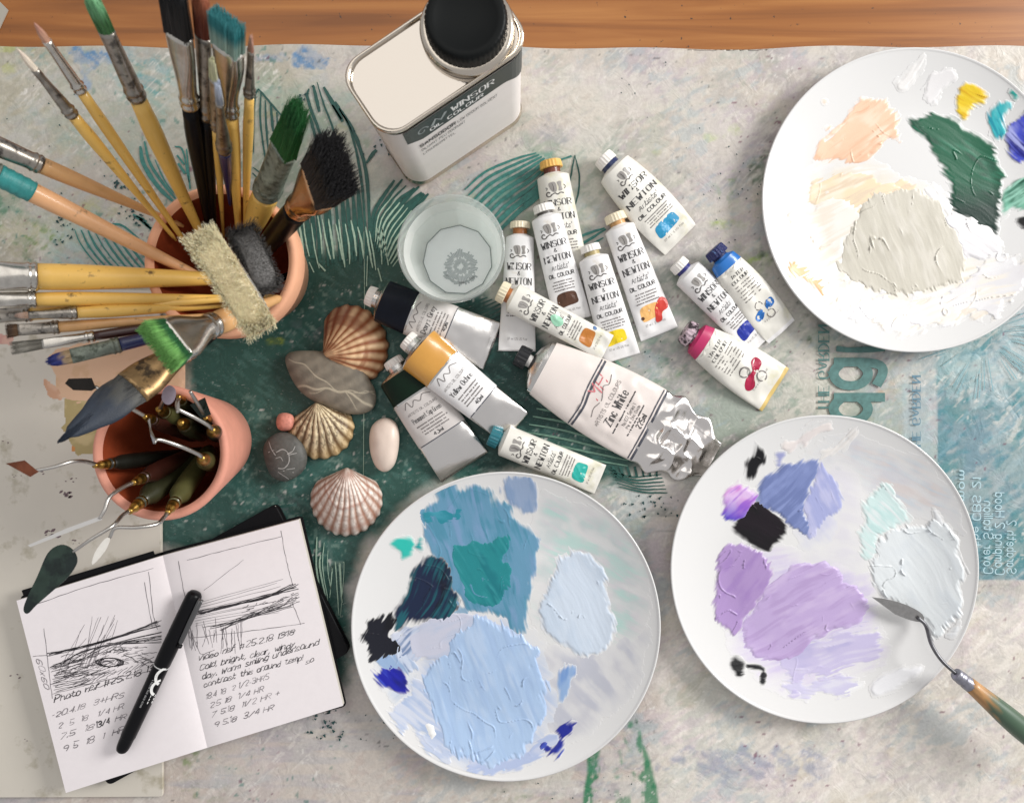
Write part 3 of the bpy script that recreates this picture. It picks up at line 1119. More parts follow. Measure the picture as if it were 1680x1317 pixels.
dab(pb, q([(635, 92), (745, 75), (760, 190), (740, 220), (660, 190)]), .0007, [(154, 174, 204), (140, 164, 198)], "grey-blue stroke of paint near the rim", ang=1.45, ridge=.5)
dab(pb, q([(310, 225), (345, 195), (480, 210), (485, 250), (440, 275), (340, 275)]), .0011, [(44, 140, 158), (70, 156, 176)], "teal paint", ang=.2, under=lin((106, 156, 186)))
dab(pb, q([(330, 380), (400, 400), (440, 480), (460, 560), (450, 610), (340, 660), (270, 640), (215, 680), (210, 590), (260, 520), (300, 440)]), .0018, [(22, 36, 66), (14, 20, 40), (26, 92, 104)], "dark navy paint in rough strokes", ang=2.0, ridge=.8, mix=.42)
dab(pb, q([(440, 345), (500, 345), (650, 300), (668, 380), (650, 400), (676, 385), (655, 500), (640, 560), (600, 595), (500, 590), (470, 540), (430, 420)]), .0014, [(36, 138, 144), (26, 122, 132), (52, 150, 156)], "deep teal patch of paint", under=lin((106, 156, 186)), ang=1.0, ridge=.35, mix=.42)
dab(pb, q([(80, 710), (120, 660), (205, 640), (205, 690), (260, 680), (240, 720), (180, 760), (130, 800), (120, 750)]), .0016, [(20, 22, 34), (12, 14, 22)], "black scribbled paint by the rim", rough=17, ang=2.1, ridge=1.0)
dab(pb, q([(140, 780), (250, 730), (300, 800), (300, 900), (220, 960), (160, 900)]), .0005, [(190, 206, 228), (150, 176, 208)], "pale blue smeared paint", film=True, ang=2.2)
dab(pb, q([(200, 700), (330, 640), (430, 600), (470, 640), (380, 720), (300, 800), (220, 780)]), .0010, [(188, 200, 222), (120, 140, 176), (206, 212, 228)], "streaky blue-white smear between the navy and light blue", rough=13, ang=-.7, fade=10)
dab(pb, q([(140, 760), (220, 720), (280, 760), (290, 840), (250, 850), (180, 820)]), .0010, [(150, 176, 210), (60, 90, 150), (200, 210, 228)], "streaky mid blue smear by the ultramarine", rough=13, ang=.9)
dab(pb, q([(420, 480), (470, 560), (500, 610), (440, 620), (430, 540)]), .0009, [(150, 182, 206), (60, 110, 140)], "blue-grey smear beside the navy", rough=10, ang=1.2)
dab(pb, q([(125, 855), (180, 815), (240, 830), (280, 870), (270, 930), (200, 920), (150, 900)]), .0016, [(26, 30, 160), (18, 22, 110), (60, 80, 200)], "ultramarine paint", rough=10, ang=.8, ridge=.8, mix=.4)
dab(pb, q([(265, 690), (330, 645), (440, 615), (520, 640), (480, 720), (400, 800), (310, 790), (265, 740)]), .0012, [(206, 208, 224), (196, 204, 224)], "grey-lilac smear of paint", ang=-.4)
dab(pb, q([(200, 960), (300, 900), (400, 1000), (440, 1120), (420, 1200), (330, 1110), (240, 1060)]), .0007, [(190, 202, 226), (170, 188, 218), (208, 214, 228)], "blue-grey smear of paint", rough=14, ang=.6, film=False)
dab(pb, q([(500, 1180), (620, 1190), (720, 1140), (800, 1090), (840, 1110), (740, 1210), (640, 1240), (520, 1230)]), .0006, [(180, 194, 226), (200, 208, 230)], "blue-lilac smear of paint at the lower rim", rough=10, ang=-.4)
dab(pb, q([(400, 760), (470, 690), (560, 620), (650, 660), (760, 770), (800, 900), (790, 1050), (720, 1150), (600, 1210), (480, 1170), (390, 1080), (350, 960), (320, 860)]), .0024, [(176, 202, 234), (186, 208, 236), (170, 196, 230)], "large light blue pool of paint", under=lin((190, 204, 230)), ang=1.25, ridge=.14, rough=10)
dab(pb, q([(815, 500), (870, 380), (960, 370), (1020, 430), (1060, 620), (1060, 720), (950, 770), (850, 720), (790, 640)]), .0022, [(212, 224, 238), (204, 218, 234)], "white-blue patch of thick paint", ang=1.1, ridge=.4)
dab(pb, q([(850, 960), (870, 840), (920, 830), (885, 940)]), .0005, [(150, 180, 220), (120, 156, 210)], "streak of sky blue paint", ang=1.8)
dab(pb, q([(770, 1110), (830, 1130), (870, 1070), (905, 1045), (870, 1140), (830, 1170)]), .0011, [(28, 40, 150), (70, 90, 190)], "ragged ultramarine mark", rough=11, ang=-.7)
dab(pb, q([(190, 340), (230, 310), (275, 330), (270, 370), (240, 400), (225, 370)]), .0012, [(48, 192, 178), (130, 216, 206)], "mint green dab of paint", rough=5)
dab(pb, q([(288, 350), (312, 315), (316, 360)]), .0009, [(60, 190, 180), (40, 160, 160)], "small mint green dab of paint", rough=4)
dab(pb, q([(325, 1050), (355, 1040), (378, 1090), (350, 1115)]), .002, [(238, 238, 236)], "white dab of paint", rough=3)

# ---- right plate: violets
pv = make_plate("white plate of violet and white paint with a palette knife laid on it", 1353, 933.5, 253)
q = zm(1080, 660, 2.3517)
dab(pv, q([(560, 200), (720, 120), (900, 170), (1050, 240), (1140, 360), (1180, 500), (1050, 460), (900, 420), (760, 330)]), .0004, [(214, 214, 220), (222, 214, 212), (206, 214, 222)], "thin grey-blue film of paint", film=True, ang=.4)
dab(pv, q([(620, 220), (760, 260), (800, 420), (800, 700), (760, 760), (640, 660), (560, 600), (640, 480)]), .0003, [(222, 220, 226)], "thin lilac-white film of paint", film=True, ang=.2)
dab(pv, q([(380, 560), (520, 560), (700, 600), (840, 700), (860, 860), (900, 960), (800, 1050), (640, 1090), (480, 1130), (360, 1040), (260, 900), (240, 760)]), .0005, [(216, 206, 230), (208, 198, 228), (222, 216, 232)], "thin lilac film of paint", film=True, ang=-.3)
dab(pv, q([(560, 260), (700, 250), (760, 380), (700, 500), (600, 580), (540, 520)]), .0004, [(200, 202, 226), (212, 212, 230)], "thin blue-lilac film of paint", film=True, ang=1.0)
dab(pv, q([(375, 370), (400, 300), (470, 250), (620, 218), (585, 330), (565, 450), (590, 520), (520, 480), (440, 430)]), .0019, [(124, 138, 188), (136, 150, 200), (112, 126, 176)], "periwinkle blue paint", ang=2.3, ridge=.3, mix=.42)
dab(pv, q([(575, 330), (625, 235), (700, 300), (720, 370), (680, 430), (600, 520), (565, 470)]), .0012, [(168, 174, 218), (190, 192, 226)], "pale lilac-blue paint", ang=1.2)
dab(pv, q([(285, 485), (370, 385), (440, 430), (500, 485), (440, 570), (380, 555)]), .0014, [(22, 12, 22), (14, 10, 16)], "black square of paint", rough=5, ang=.5, ridge=.5)
dab(pv, q([(235, 430), (270, 340), (310, 310), (370, 330), (385, 370), (360, 410), (310, 460), (270, 470)]), .0016, [(204, 120, 206), (222, 190, 232), (170, 110, 210)], "magenta and violet paint", rough=7, ang=2.4, ridge=.6, grad=(1205, 815, -.004, .024, (54, 52, 190)))
dab(pv, q([(335, 290), (340, 230), (372, 200), (374, 150), (405, 185), (412, 230), (388, 245), (365, 290)]), .0018, [(14, 14, 18), (26, 26, 30)], "black dab near the rim", rough=4, ang=1.8, ridge=.7)
dab(pv, q([(455, 200), (492, 190), (468, 250)]), .0006, [(160, 164, 206)], "small lilac mark", rough=4)
dab(pv, q([(480, 990), (620, 900), (800, 870), (885, 970), (760, 1030), (640, 1050), (520, 1110), (490, 1060)]), .0008, [(202, 194, 226), (188, 182, 220), (214, 208, 230)], "pale lilac smear of paint", rough=13, ang=-.2)
dab(pv, q([(320, 870), (380, 770), (450, 690), (520, 630), (670, 640), (720, 700), (810, 760), (780, 840), (620, 890), (540, 980), (400, 990), (340, 930)]), .0020, [(194, 172, 216), (204, 184, 222), (184, 160, 206)], "lilac paint spread by knife", under=lin((208, 196, 226)), ang=-.5, ridge=.35, mix=.45)
dab(pv, q([(220, 700), (235, 600), (290, 550), (380, 580), (450, 640), (440, 700), (370, 800), (300, 890), (230, 830)]), .0022, [(176, 148, 200), (166, 136, 194)], "purple paint", ang=-.9, ridge=.3)
dab(pv, q([(500, 1080), (640, 1060), (760, 1080), (720, 1120), (620, 1130), (520, 1130)]), .0006, [(206, 202, 228), (220, 218, 232)], "faint lilac marks at the lower rim", rough=12)
dab(pv, q([(280, 1000), (300, 978), (335, 1000), (325, 1055), (295, 1050)]), .0018, [(10, 10, 14)], "small black dab", rough=3)
dab(pv, q([(345, 1008), (410, 1022), (408, 1080), (396, 1078), (398, 1034), (350, 1020)]), .0008, [(20, 20, 26)], "thin black mark", rough=2, fade=5)
dab(pv, q([(765, 500), (790, 450), (830, 350), (880, 310), (930, 390), (970, 450), (940, 490), (870, 510), (830, 580), (790, 590)]), .0014, [(210, 232, 230), (192, 222, 220), (226, 234, 234)], "pale mint paint", rough=10, ang=.8, ridge=.6)
dab(pv, q([(815, 600), (870, 520), (960, 480), (1080, 470), (1140, 530), (1180, 620), (1170, 800), (1080, 900), (1000, 830), (900, 780), (840, 720)]), .0026, [(226, 231, 233), (220, 226, 230)], "thick white paint swirled by knife", ang=1.0, ridge=.22, rough=9)
dab(pv, q([(825, 610), (850, 560), (880, 530), (860, 620), (850, 700), (838, 690)]), .0030, [(234, 236, 236)], "raised ridge of white paint", ang=1.5, rough=4)
dab(pv, q([(470, 170), (560, 100), (640, 60), (690, 110), (640, 130), (520, 200)]), .0012, [(238, 230, 226), (230, 222, 220)], "flecks of off-white paint near the rim", rough=15, ang=-.6, ridge=.8)
dab(pv, q([(630, 190), (700, 150), (760, 100), (770, 130), (700, 200)]), .0009, [(236, 232, 228)], "off-white stroke near the rim", rough=10, ang=-.7, ridge=.8)
dab(pv, q([(815, 1090), (900, 1030), (1010, 1015), (990, 1060), (850, 1135)]), .0020, [(240, 240, 242)], "white stroke at the lower rim", rough=4, ang=-.35)
dab(pv, q([(715, 1110), (790, 1080), (780, 1100), (730, 1122)]), .0014, [(240, 240, 242)], "thin white stroke", rough=3, ang=-.35)
dab(pv, q([(1060, 410), (1085, 440), (1100, 480), (1075, 460)]), .0012, [(232, 234, 236)], "small white fleck", rough=3)
dab(pv, q([(1110, 900), (1140, 870), (1160, 840), (1150, 900)]), .0012, [(232, 234, 236)], "small white smear by the rim", rough=3)

# ---- upper right plate: green, beige and white
pg = make_plate("white plate of green and grey-beige paint at the top right", 1500, 328, 250)
q = zm(1230, 60, 2.44)
dab(pg, q([(100, 800), (180, 700), (250, 640), (290, 740), (330, 850), (400, 990), (330, 1040), (220, 980), (140, 920)]), .0005, [(246, 238, 226), (242, 228, 208)], "thin cream film of paint", film=True, ang=.9)
dab(pg, q([(230, 640), (280, 570), (400, 530), (560, 590), (640, 600), (520, 650), (440, 720), (400, 800), (300, 760), (270, 690)]), .0009, [(240, 222, 188), (246, 234, 214), (230, 210, 184)], "cream smear of paint", rough=12, ang=-.4, mix=.55)
dab(pg, q([(200, 600), (260, 500), (420, 480), (620, 560), (760, 600), (900, 760), (1000, 860), (1060, 960), (900, 1090), (600, 1140), (360, 1080), (240, 940), (180, 760)]), .0006, [(238, 230, 216), (232, 224, 208), (244, 240, 236)], "thin off-white film of paint", film=True, ang=-.3)
dab(pg, q([(265, 465), (330, 380), (420, 290), (490, 245), (590, 300), (590, 390), (520, 450), (400, 500), (280, 490)]), .0011, [(244, 204, 174), (248, 218, 194), (238, 192, 160)], "peach paint dragged by knife", rough=10, ang=-.65, ridge=.7)
dab(pg, q([(330, 1000), (480, 1010), (700, 1040), (880, 980), (960, 850), (1060, 880), (1170, 880), (1150, 960), (1000, 1080), (800, 1150), (500, 1150), (350, 1080)]), .0018, [(240, 239, 240), (234, 232, 234), (244, 238, 228)], "thick white paint along the lower rim", rough=16, ang=-.3, ridge=.6)
dab(pg, q([(130, 800), (210, 690), (300, 640), (420, 640), (460, 700), (400, 840), (400, 960), (560, 1050), (760, 1060), (900, 980), (980, 900), (1060, 960), (960, 1090), (760, 1160), (520, 1160), (340, 1100), (230, 1010), (160, 920)]), .0015, [(243, 238, 230), (246, 243, 240), (238, 228, 214)], "broad creamy white smear round the grey-beige pool", rough=18, ang=-.5, ridge=.5, fade=14)
dab(pg, q([(700, 600), (780, 640), (850, 740), (900, 800), (880, 880), (800, 760), (720, 660)]), .0014, [(242, 240, 238)], "white smear right of the grey-beige pool", rough=9, ang=.9, fade=12)
dab(pg, q([(350, 880), (420, 720), (500, 620), (620, 610), (720, 630), (790, 730), (860, 850), (880, 930), (820, 1000), (650, 1030), (480, 1000), (400, 950)]), .0022, [(212, 207, 193), (220, 215, 203), (204, 199, 185)], "large grey-beige pool of paint", under=lin((236, 230, 218)), rough=8, ang=1.2, ridge=.25)
dab(pg, q([(480, 620), (560, 590), (640, 600), (660, 620), (560, 625), (500, 645)]), .0016, [(250, 224, 192)], "peach ridge of paint", rough=5, ang=-.2)
dab(pg, q([(790, 740), (820, 700), (900, 740), (980, 790), (1010, 840), (940, 890), (850, 870)]), .0024, [(242, 240, 240), (236, 234, 236)], "white lip of paint under the green", rough=7, ang=.6, ridge=.7)
dab(pg, q([(155, 925), (220, 890), (290, 840), (320, 870), (300, 940), (330, 980), (290, 1040), (260, 980), (200, 960)]), .0010, [(228, 168, 104), (240, 200, 150)], "orange-tan smear of paint", rough=10, ang=1.0)
dab(pg, q([(630, 330), (680, 315), (780, 325), (880, 370), (960, 420), (1000, 480), (1010, 600), (1000, 780), (930, 760), (800, 700), (790, 580), (740, 450), (660, 380)]), .0016, [(18, 92, 64), (12, 70, 50), (36, 112, 84)], "dark green leaf-shaped patch of paint", rough=7, ang=.55, ridge=.5, mix=.40, grad=(1580, 290, .001, .018, (8, 46, 36)))
dab(pg, q([(1000, 640), (1050, 600), (1130, 560), (1150, 690), (1060, 700), (1010, 720)]), .0014, [(120, 186, 160), (30, 90, 70), (150, 206, 184)], "light green paint by the right rim", rough=7, ang=-.6)
dab(pg, q([(825, 260), (870, 190), (960, 230), (950, 260), (890, 280), (860, 320), (830, 310)]), .0014, [(242, 208, 44), (248, 224, 90), (226, 178, 30)], "yellow dab of paint", rough=6, ang=.5)
dab(pg, q([(950, 330), (1000, 270), (1050, 265), (1010, 330), (1030, 380), (990, 410), (960, 370)]), .0014, [(64, 190, 198), (130, 216, 218), (30, 150, 170)], "cyan dab of paint", rough=7, ang=1.2)
dab(pg, q([(1040, 220), (1070, 205), (1085, 235), (1060, 255)]), .0012, [(52, 178, 168)], "small teal dab of paint", rough=3)
dab(pg, q([(1025, 400), (1060, 350), (1120, 300), (1170, 340), (1150, 470), (1090, 495), (1060, 470)]), .0016, [(72, 84, 206), (170, 176, 234), (24, 28, 130)], "blue-violet paint by the right rim", rough=9, ang=.8, ridge=.7)
dab(pg, q([(1080, 735), (1110, 720), (1130, 750), (1095, 765)]), .0012, [(16, 18, 20)], "small black dab at the right rim", rough=4)
dab(pg, q([(590, 190), (650, 120), (700, 75), (690, 130), (630, 215)]), .0013, [(240, 238, 236)], "white stroke near the top rim", rough=5, ang=-.9)
dab(pg, q([(690, 230), (730, 170), (810, 130), (800, 180), (740, 260)]), .0009, [(238, 236, 236)], "broad white smear near the top rim", rough=10, ang=-.8)
dab(pg, q([(285, 262), (300, 252), (315, 264), (298, 276)]), .0007, [(236, 196, 160)], "tiny tan fleck", rough=3)

# ---- palette knife lying on the violet plate
kn = thing("palette_knife", "palette knife with green-tipped wooden handle, laid over the rim of the violet plate", "palette knife", P(1560, 1100, .03), "palette knives")
steel = mat("knife_steel", (0.42, 0.41, 0.40), .32, 1.0, var=(300, .15))
darksteel = mat("shaft_steel", (0.16, 0.16, 0.17), .4, 1.0, var=(200, .3))


def blade(root, pts, z, th=.0007, m=None, name="blade", label=None, zs=None):
    """thin blade from a pixel outline; zs = heights of each point"""
    n = len(pts)
    zs = zs or [z] * n
    top = [P(x, y, zz) for (x, y), zz in zip(pts, zs)]
    V = [v + Vector((0, 0, th / 2)) for v in top] + [v - Vector((0, 0, th / 2)) for v in top]
    F = [tuple(range(n)), tuple(range(2 * n - 1, n - 1, -1))] + [(i, n + i, n + (i + 1) % n, (i + 1) % n) for i in range(n)]
    return obj(name, V, F, m or steel, root, smooth=False, label=label)


def path3(pts, n=6):
    """smooth 3D path from (px,py,z) knots"""
    q3 = [P(*p) for p in pts]
    if len(q3) < 3:
        return q3
    p = [np.array(v) for v in q3]
    p = [2 * p[0] - p[1]] + p + [2 * p[-1] - p[-2]]
    out = []
    for i in range(1, len(p) - 2):
        for k in range(n):
            t = k / n
            out.append(Vector(0.5 * (2 * p[i] + (p[i + 1] - p[i - 1]) * t + (2 * p[i - 1] - 5 * p[i] + 4 * p[i + 1] - p[i + 2]) * t * t
                                     + (3 * p[i] - p[i - 1] - 3 * p[i + 1] + p[i + 2]) * t ** 3)))
    out.append(Vector(p[-2]))
    return out


blade(kn, smooth_line([(1430, 979), (1462, 984), (1492, 994), (1513, 1007), (1514, 1019), (1494, 1017), (1468, 1007)], 3)[:], .016, .0008, steel, zs=None)
sp = path3([(1505, 1012, .0165), (1519, 1026, .019), (1528, 1056, .030), (1545, 1083, .036), (1572, 1108, .037)])
obj("shaft", *sweep(sp, [.0024 - .0004 * math.sin(i / len(sp) * 3.1) for i in range(len(sp))], [.0016] * len(sp), seg=10), darksteel, kn)
sp = path3([(1567, 1104, .037), (1577, 1112, .037), (1592, 1124, .037)])
obj("ferrule", *sweep(sp, [.0046, .0052, .0054, .0056, .0050, .0056, .0058, .0058, .0050, .0058, .0060, .0060, .0060]), mat("tarnished_metal", lin((150, 150, 160)), .4, .8, var=(200, .3)), kn)
hp = [P(1588 + t * 150, 1120 + t * 128, .037 - .002 * t) for t in np.linspace(0, 1, 16)]
hr = [.0058, .0063, .0068, .0073, .0078, .0084, .0089, .0092, .0094, .0094, .0092, .0089, .0085, .008, .007, .005]
Vh, Fh = sweep(hp, hr, seg=20)
hc = []
for v in Vh:
    t = (v.x - hp[0].x) / (hp[-1].x - hp[0].x)
    a = float(sstep(.16, .3, t + (s1(v.x * 900, v.y * 900 + v.z * 400, 3) - .5) * .2))
    g = .75 + .5 * s1((v.x - v.y) * 40, (v.x + v.y) * 900 + v.z * 900, 5)
    hc.append(np.array(lin((176, 132, 84))) * g * (1 - a) + np.array(lin((70, 94, 74))) * a)
obj("handle", Vh, Fh, mat("painted_handle", rough=.45, attr=True, coat=.2), kn, cols=np.array(hc))

# ================================================================== terracotta pots, brushes, palette knives
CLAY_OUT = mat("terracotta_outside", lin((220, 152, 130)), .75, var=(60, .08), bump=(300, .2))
CLAY_IN = mat("terracotta_inside", lin((152, 68, 38)), .65, spec=.2, var=(40, .12), bump=(300, .2))  # orange inner clay, darkened so the colour carries some of the pot's inner shade


def make_pot(label, cx, cy, zr, R, Rb, lip, clay_in=CLAY_IN, clay_out=CLAY_OUT):
    c = P(cx, cy, zr)
    Rt = pxs(R, zr)
    root = thing("terracotta_pot", label, "pot", (c.x, c.y, 0), "terracotta pots")
    out = [(0.0002, .0008), (Rb - .002, .0008), (Rb, .002)]
    if lip:
        zl = zr - .026
        rl = Rb + (Rt - .005 - Rb) * zl / zr
        out += [(rl, zl), (Rt - .0015, zl + .001), (Rt - .0003, zl + .003), (Rt, zr - .004), (Rt - .001, zr - .001)]
    else:
        out += [(Rb + (Rt - Rb) * .5, zr * .5), (Rt - .0004, zr - .004), (Rt - .001, zr - .001)]
    out += [(Rt - .003, zr), (Rt - .0055, zr - .0006), (Rt - .0075, zr - .003)]
    V, F = lathe((c.x, c.y, 0), out, 72)
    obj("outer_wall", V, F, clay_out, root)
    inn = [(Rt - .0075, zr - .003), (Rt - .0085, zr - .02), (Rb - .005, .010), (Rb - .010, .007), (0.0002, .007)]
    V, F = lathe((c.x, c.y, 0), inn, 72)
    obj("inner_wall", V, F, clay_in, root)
    return dict(root=root, c=c, zr=zr, Rt=Rt, Rb=Rb)


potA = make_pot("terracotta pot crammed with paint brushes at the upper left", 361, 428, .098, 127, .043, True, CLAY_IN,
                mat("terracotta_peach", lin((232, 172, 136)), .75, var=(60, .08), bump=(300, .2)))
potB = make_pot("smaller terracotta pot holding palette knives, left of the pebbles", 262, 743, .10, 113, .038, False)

METAL = mat("ferrule_nickel", (0.58, 0.55, 0.50), .24, 1.0, var=(150, .2))
METAL_D = mat("ferrule_tarnished", (0.36, 0.33, 0.29), .34, 1.0, var=(120, .4), tint=(180, (.12, .11, .10), .58))
COPPER = mat("ferrule_copper", lin((205, 160, 120)), .22, 1.0, var=(90, .3))
MUCKY = mat("ferrule_painted", lin((128, 136, 124)), .45, .35, var=(160, .4), tint=(200, lin((84, 92, 80)), .55))
HANDLES = {
    'yellow': mat("handle_yellow", lin((232, 186, 94)), .38, coat=.4, var=(30, .10), tint=(120, lin((110, 84, 48)), .67)),
    'tan': mat("handle_tan", lin((214, 164, 108)), .42, coat=.3, var=(40, .14), tint=(110, lin((110, 84, 52)), .70)),
    'black': mat("handle_black", (0.004, 0.004, 0.005), .3, spec=.14),
    'navy': mat("handle_navy", lin((22, 34, 84)), .3, coat=.5, var=(60, .3)),
    'maroon': mat("handle_maroon", lin((58, 26, 22)), .35, coat=.5),
    'peach': mat("handle_peach", lin((226, 170, 122)), .42, coat=.3, var=(40, .12), tint=(90, lin((120, 96, 66)), .70)),
}
HAIR = mat("brush_hair", rough=.85, spec=.2, attr=True, bump=(1200, .3))
PAINTHAIR = mat("painted_hair", rough=.55, attr=True, bump=(900, .3))


def hair_mesh(c0, c1, s, n, a0, b0, a1, b1, count, hr, col0, col1, tip, rg, ragged=.08, splay=0.0, core=.86, shape='flat', colt=None):
    """bristles from section at c0 to section at c1; colour runs from col0 to col1 where t>tip"""
    V, F, C = [], [], []
    ax = c1 - c0
    col0, col1 = np.array(lin(col0)), np.array(lin(col1))

    def colour(t, j):
        a = float(sstep(tip - .12, tip + .12, t + j))
        return col0 * (1 - a) + col1 * a
    # solid core
    seg, nr = 24, 9
    for i in range(nr):
        t = i / (nr - 1)
        if shape == 'round':
            k = math.sqrt(max(1 - t ** 2.2, 0.0)) * (1 + .25 * math.sin(t * math.pi))
        elif shape == 'filbert':
            k = math.sqrt(max(1 - t ** 4, 0.0))
        elif shape == 'leaf':
            k = (1 + .22 * math.sin(min(t * 1.5, 1) * math.pi)) * (1 - .72 * t ** 2.2) * math.sqrt(max(1 - t ** 14, 0))
        else:
            k = 1 - .25 * max(t - .8, 0) / .2
        a = (a0 + (a1 - a0) * t) * core * k + 1e-5
        b = (b0 + (b1 - b0) * t) * core * k + 1e-5
        tt = t * (.97 if shape != 'flat' else .88)
        for q in range(seg):
            g = 2 * math.pi * q / seg
            w = 1 + .06 * math.sin(q * 5 + i)
            cg, sg = math.cos(g), math.sin(g)
            if shape == 'flat':
                cg, sg = math.copysign(abs(cg) ** .4, cg), math.copysign(abs(sg) ** .4, sg)
            V.append(c0 + ax * tt + s * (a * cg * w) + n * (b * sg * w))
            C.append(colour(t, rg.uniform(-.1, .1)) * rg.uniform(.7, .95))
    F += [tuple(f) for f in grid_faces(nr, seg, True)]
    V.append(c0 + ax * (.97 if shape != 'flat' else .88))
    C.append(col1 * .8)
    for q in range(seg):
        F.append((len(V) - 1, (nr - 1) * seg + q, (nr - 1) * seg + (q + 1) % seg))
    for _ in range(count):
        r = math.sqrt(rg.uniform(.15, 1))
        g = rg.uniform(0, 2 * math.pi)
        if shape == 'flat':
            u0, v0 = rg.uniform(-1, 1), rg.uniform(-1, 1)
        else:
            u0, v0 = r * math.cos(g), r * math.sin(g)
        L = 1 + rg.uniform(-ragged, ragged)
        if shape == 'round':
            L *= 1 - .42 * (u0 * u0 + v0 * v0)
            e = .25
        elif shape == 'filbert':
            L *= 1 - .35 * u0 * u0
            e = .8
        elif shape == 'leaf':
            L *= 1 - .4 * u0 * u0
            e = .28
        else:
            e = 1
        js, jn = rg.uniform(-splay, splay), rg.uniform(-splay, splay)
        br = rg.uniform(.82, 1.2)
        o = len(V)
        ns = 4
        for i in range(ns):
            t = i / (ns - 1)
            ke = 1 + (e - 1) * t
            bul = 1 + (.22 * math.sin(t * math.pi) if shape in ('round', 'leaf') else 0)
            p = c0 + ax * (t * L) + s * ((a0 + (a1 - a0) * t) * u0 * ke * bul + js * t * t) + n * ((b0 + (b1 - b0) * t) * v0 * ke * bul + jn * t * t)
            rr = hr * (1 - .5 * t)
            for q in range(3):
                gg = 2.09 * q
                V.append(p + s * (rr * math.cos(gg)) + n * (rr * math.sin(gg)))
                C.append(colour(t * L, rg.uniform(-.06, .06)) * br)
        for i in range(ns - 1):
            for q in range(3):
                F.append((o + i * 3 + q, o + i * 3 + (q + 1) % 3, o + (i + 1) * 3 + (q + 1) % 3, o + (i + 1) * 3 + q))
        F.append((o + 9, o + 10, o + 11))
    return V, F, np.clip(np.array(C), 0, 1)


brush_n = [0]


def brush(label, tip, f0, f1, rim, zt, wb, wf0, wf1, wh, handle, ferrule=METAL, hair=((200, 170, 130), (200, 170, 130), .5), flat=1.0, shape='round',
          wtip=None, pot=potA, zoff=.004, count=120, side=None, hr=.00022, splay=0.0, ragged=.07, hend=.38, deep=True, cut=None, sleeve=None):
    brush_n[0] += 1
    rg = random.Random(100 + brush_n[0])
    T = P(tip[0], tip[1], zt)
    R = P(rim[0], rim[1], pot['zr'] + zoff)
    d = (R - T).normalized()

    def at(px):         # point of the axis whose picture lies nearest the pixel
        best = None
        for i in range(0, 2001):
            p = T + d * (i * .0002)
            f = S * (H - p.z) / H
            e = (p.x / f + NX - px[0]) ** 2 + (NY - p.y / f - px[1]) ** 2
            if best is None or e < best[0]:
                best = (e, p)
        return best[1]
    A, B = at(f0), at(f1)
    # lower end: down the line until the pot floor or wall
    E = R.copy()
    rmin = .004
    while True:
        q = E + d * .002
        rin = pot['Rb'] + (pot['Rt'] - pot['Rb']) * q.z / pot['zr'] - .007 - rmin
        if q.z < .010 or (q.z < pot['zr'] - .02 and math.hypot(q.x - pot['c'].x, q.y - pot['c'].y) > rin):
            break
        E = q
        if not deep and (E - T).length > .2:
            break
    if cut:
        E = R + d * cut
    root = thing("paint_brush", label, "paint brush", tuple(E), "brushes in the terracotta pot")
    s = Vector(side) if side is not None else Vector((0, 0, 1)).cross(d)
    s = (s - d * s.dot(d)).normalized()
    n = d.cross(s)
    wa = lambda w, p: pxs(w, p.z) / 2
    a0 = wa(wf0, A)
    b0 = a0 * flat
    at_ = wa(wtip if wtip is not None else wb, T)
    V, F, C = hair_mesh(A, T, s, n, a0 * .96, b0 * .92, at_, at_ * (flat if flat < 1 else 1) * .9, count, hr, hair[0], hair[1], hair[2], rg, ragged, splay, shape=shape)
    obj("bristles", V, F, PAINTHAIR if hair[0] != hair[1] else HAIR, root, cols=C)
    rB = wa(wf1, B)
    pts, ra, rb = [], [], []
    nf = 34
    for i in range(nf):
        t = i / (nf - 1)
        pts.append(A + (B - A) * (t * 1.0) - d * (.0012 if i == 0 else 0))
        e = sstep(.15, .82, t)
        ring = .0009 * (math.exp(-((t - .85) / .03) ** 2) + math.exp(-((t - .95) / .03) ** 2))
        ra.append(float(a0 + (rB - a0) * e) + ring)
        rb.append(float(b0 + (rB - b0) * e) + ring)
    sqs = [(.5 if flat < .7 and shape == 'flat' else 1) + (0 if flat >= .7 or shape != 'flat' else .5 * ss(0, .8, i / (nf - 1))) for i in range(nf)]
    obj("ferrule", *sweep(pts, ra, rb, s, 24, sq=sqs), ferrule, root)
    Lh = (E - B).length
    rh = wa(wh, B)
    pts, rr = [], []
    for i in range(20):
        t = i / 19
        pts.append(B - d * .001 + (E - B + d * .001) * t)
        up = float(sstep(0, .16, t))
        dn = 1 - (1 - hend) * float(sstep(.08, 1.0, t)) ** .8
        rr.append((rB * .96 * (1 - up) + rh * up) * dn)
    rr[-1] *= .55
    obj("handle", *sweep(pts, rr, rr, s, 16), HANDLES[handle] if isinstance(handle, str) else handle, root)
    if sleeve:
        p0, p1 = at(sleeve[0]), at(sleeve[1])
        t0, t1 = (p0 - B).length / Lh * (1 if (p0 - B).dot(d) > 0 else 0), (p1 - B).length / Lh
        pp, r2 = [], []
        for i in range(14):
            t = t0 + (t1 - t0) * i / 13
            up = float(sstep(0, .16, t))
            dn = 1 - (1 - hend) * float(sstep(.2, 1.0, t)) ** .9
            pp.append(B + (E - B) * t)
            r2.append((rB * .96 * (1 - up) + rh * up) * dn + .0005 * (1 if i < 12 else .3) + .0003 * math.sin(i * 2.1))
        obj("dried_paint", *sweep(pp, r2, r2, s, 18), sleeve[2], root, label="teal paint dried round the handle")
    return root


BROWNF = mat("ferrule_brown", lin((150, 122, 84)), .35, .75, var=(90, .45), tint=(120, lin((70, 58, 44)), .55))
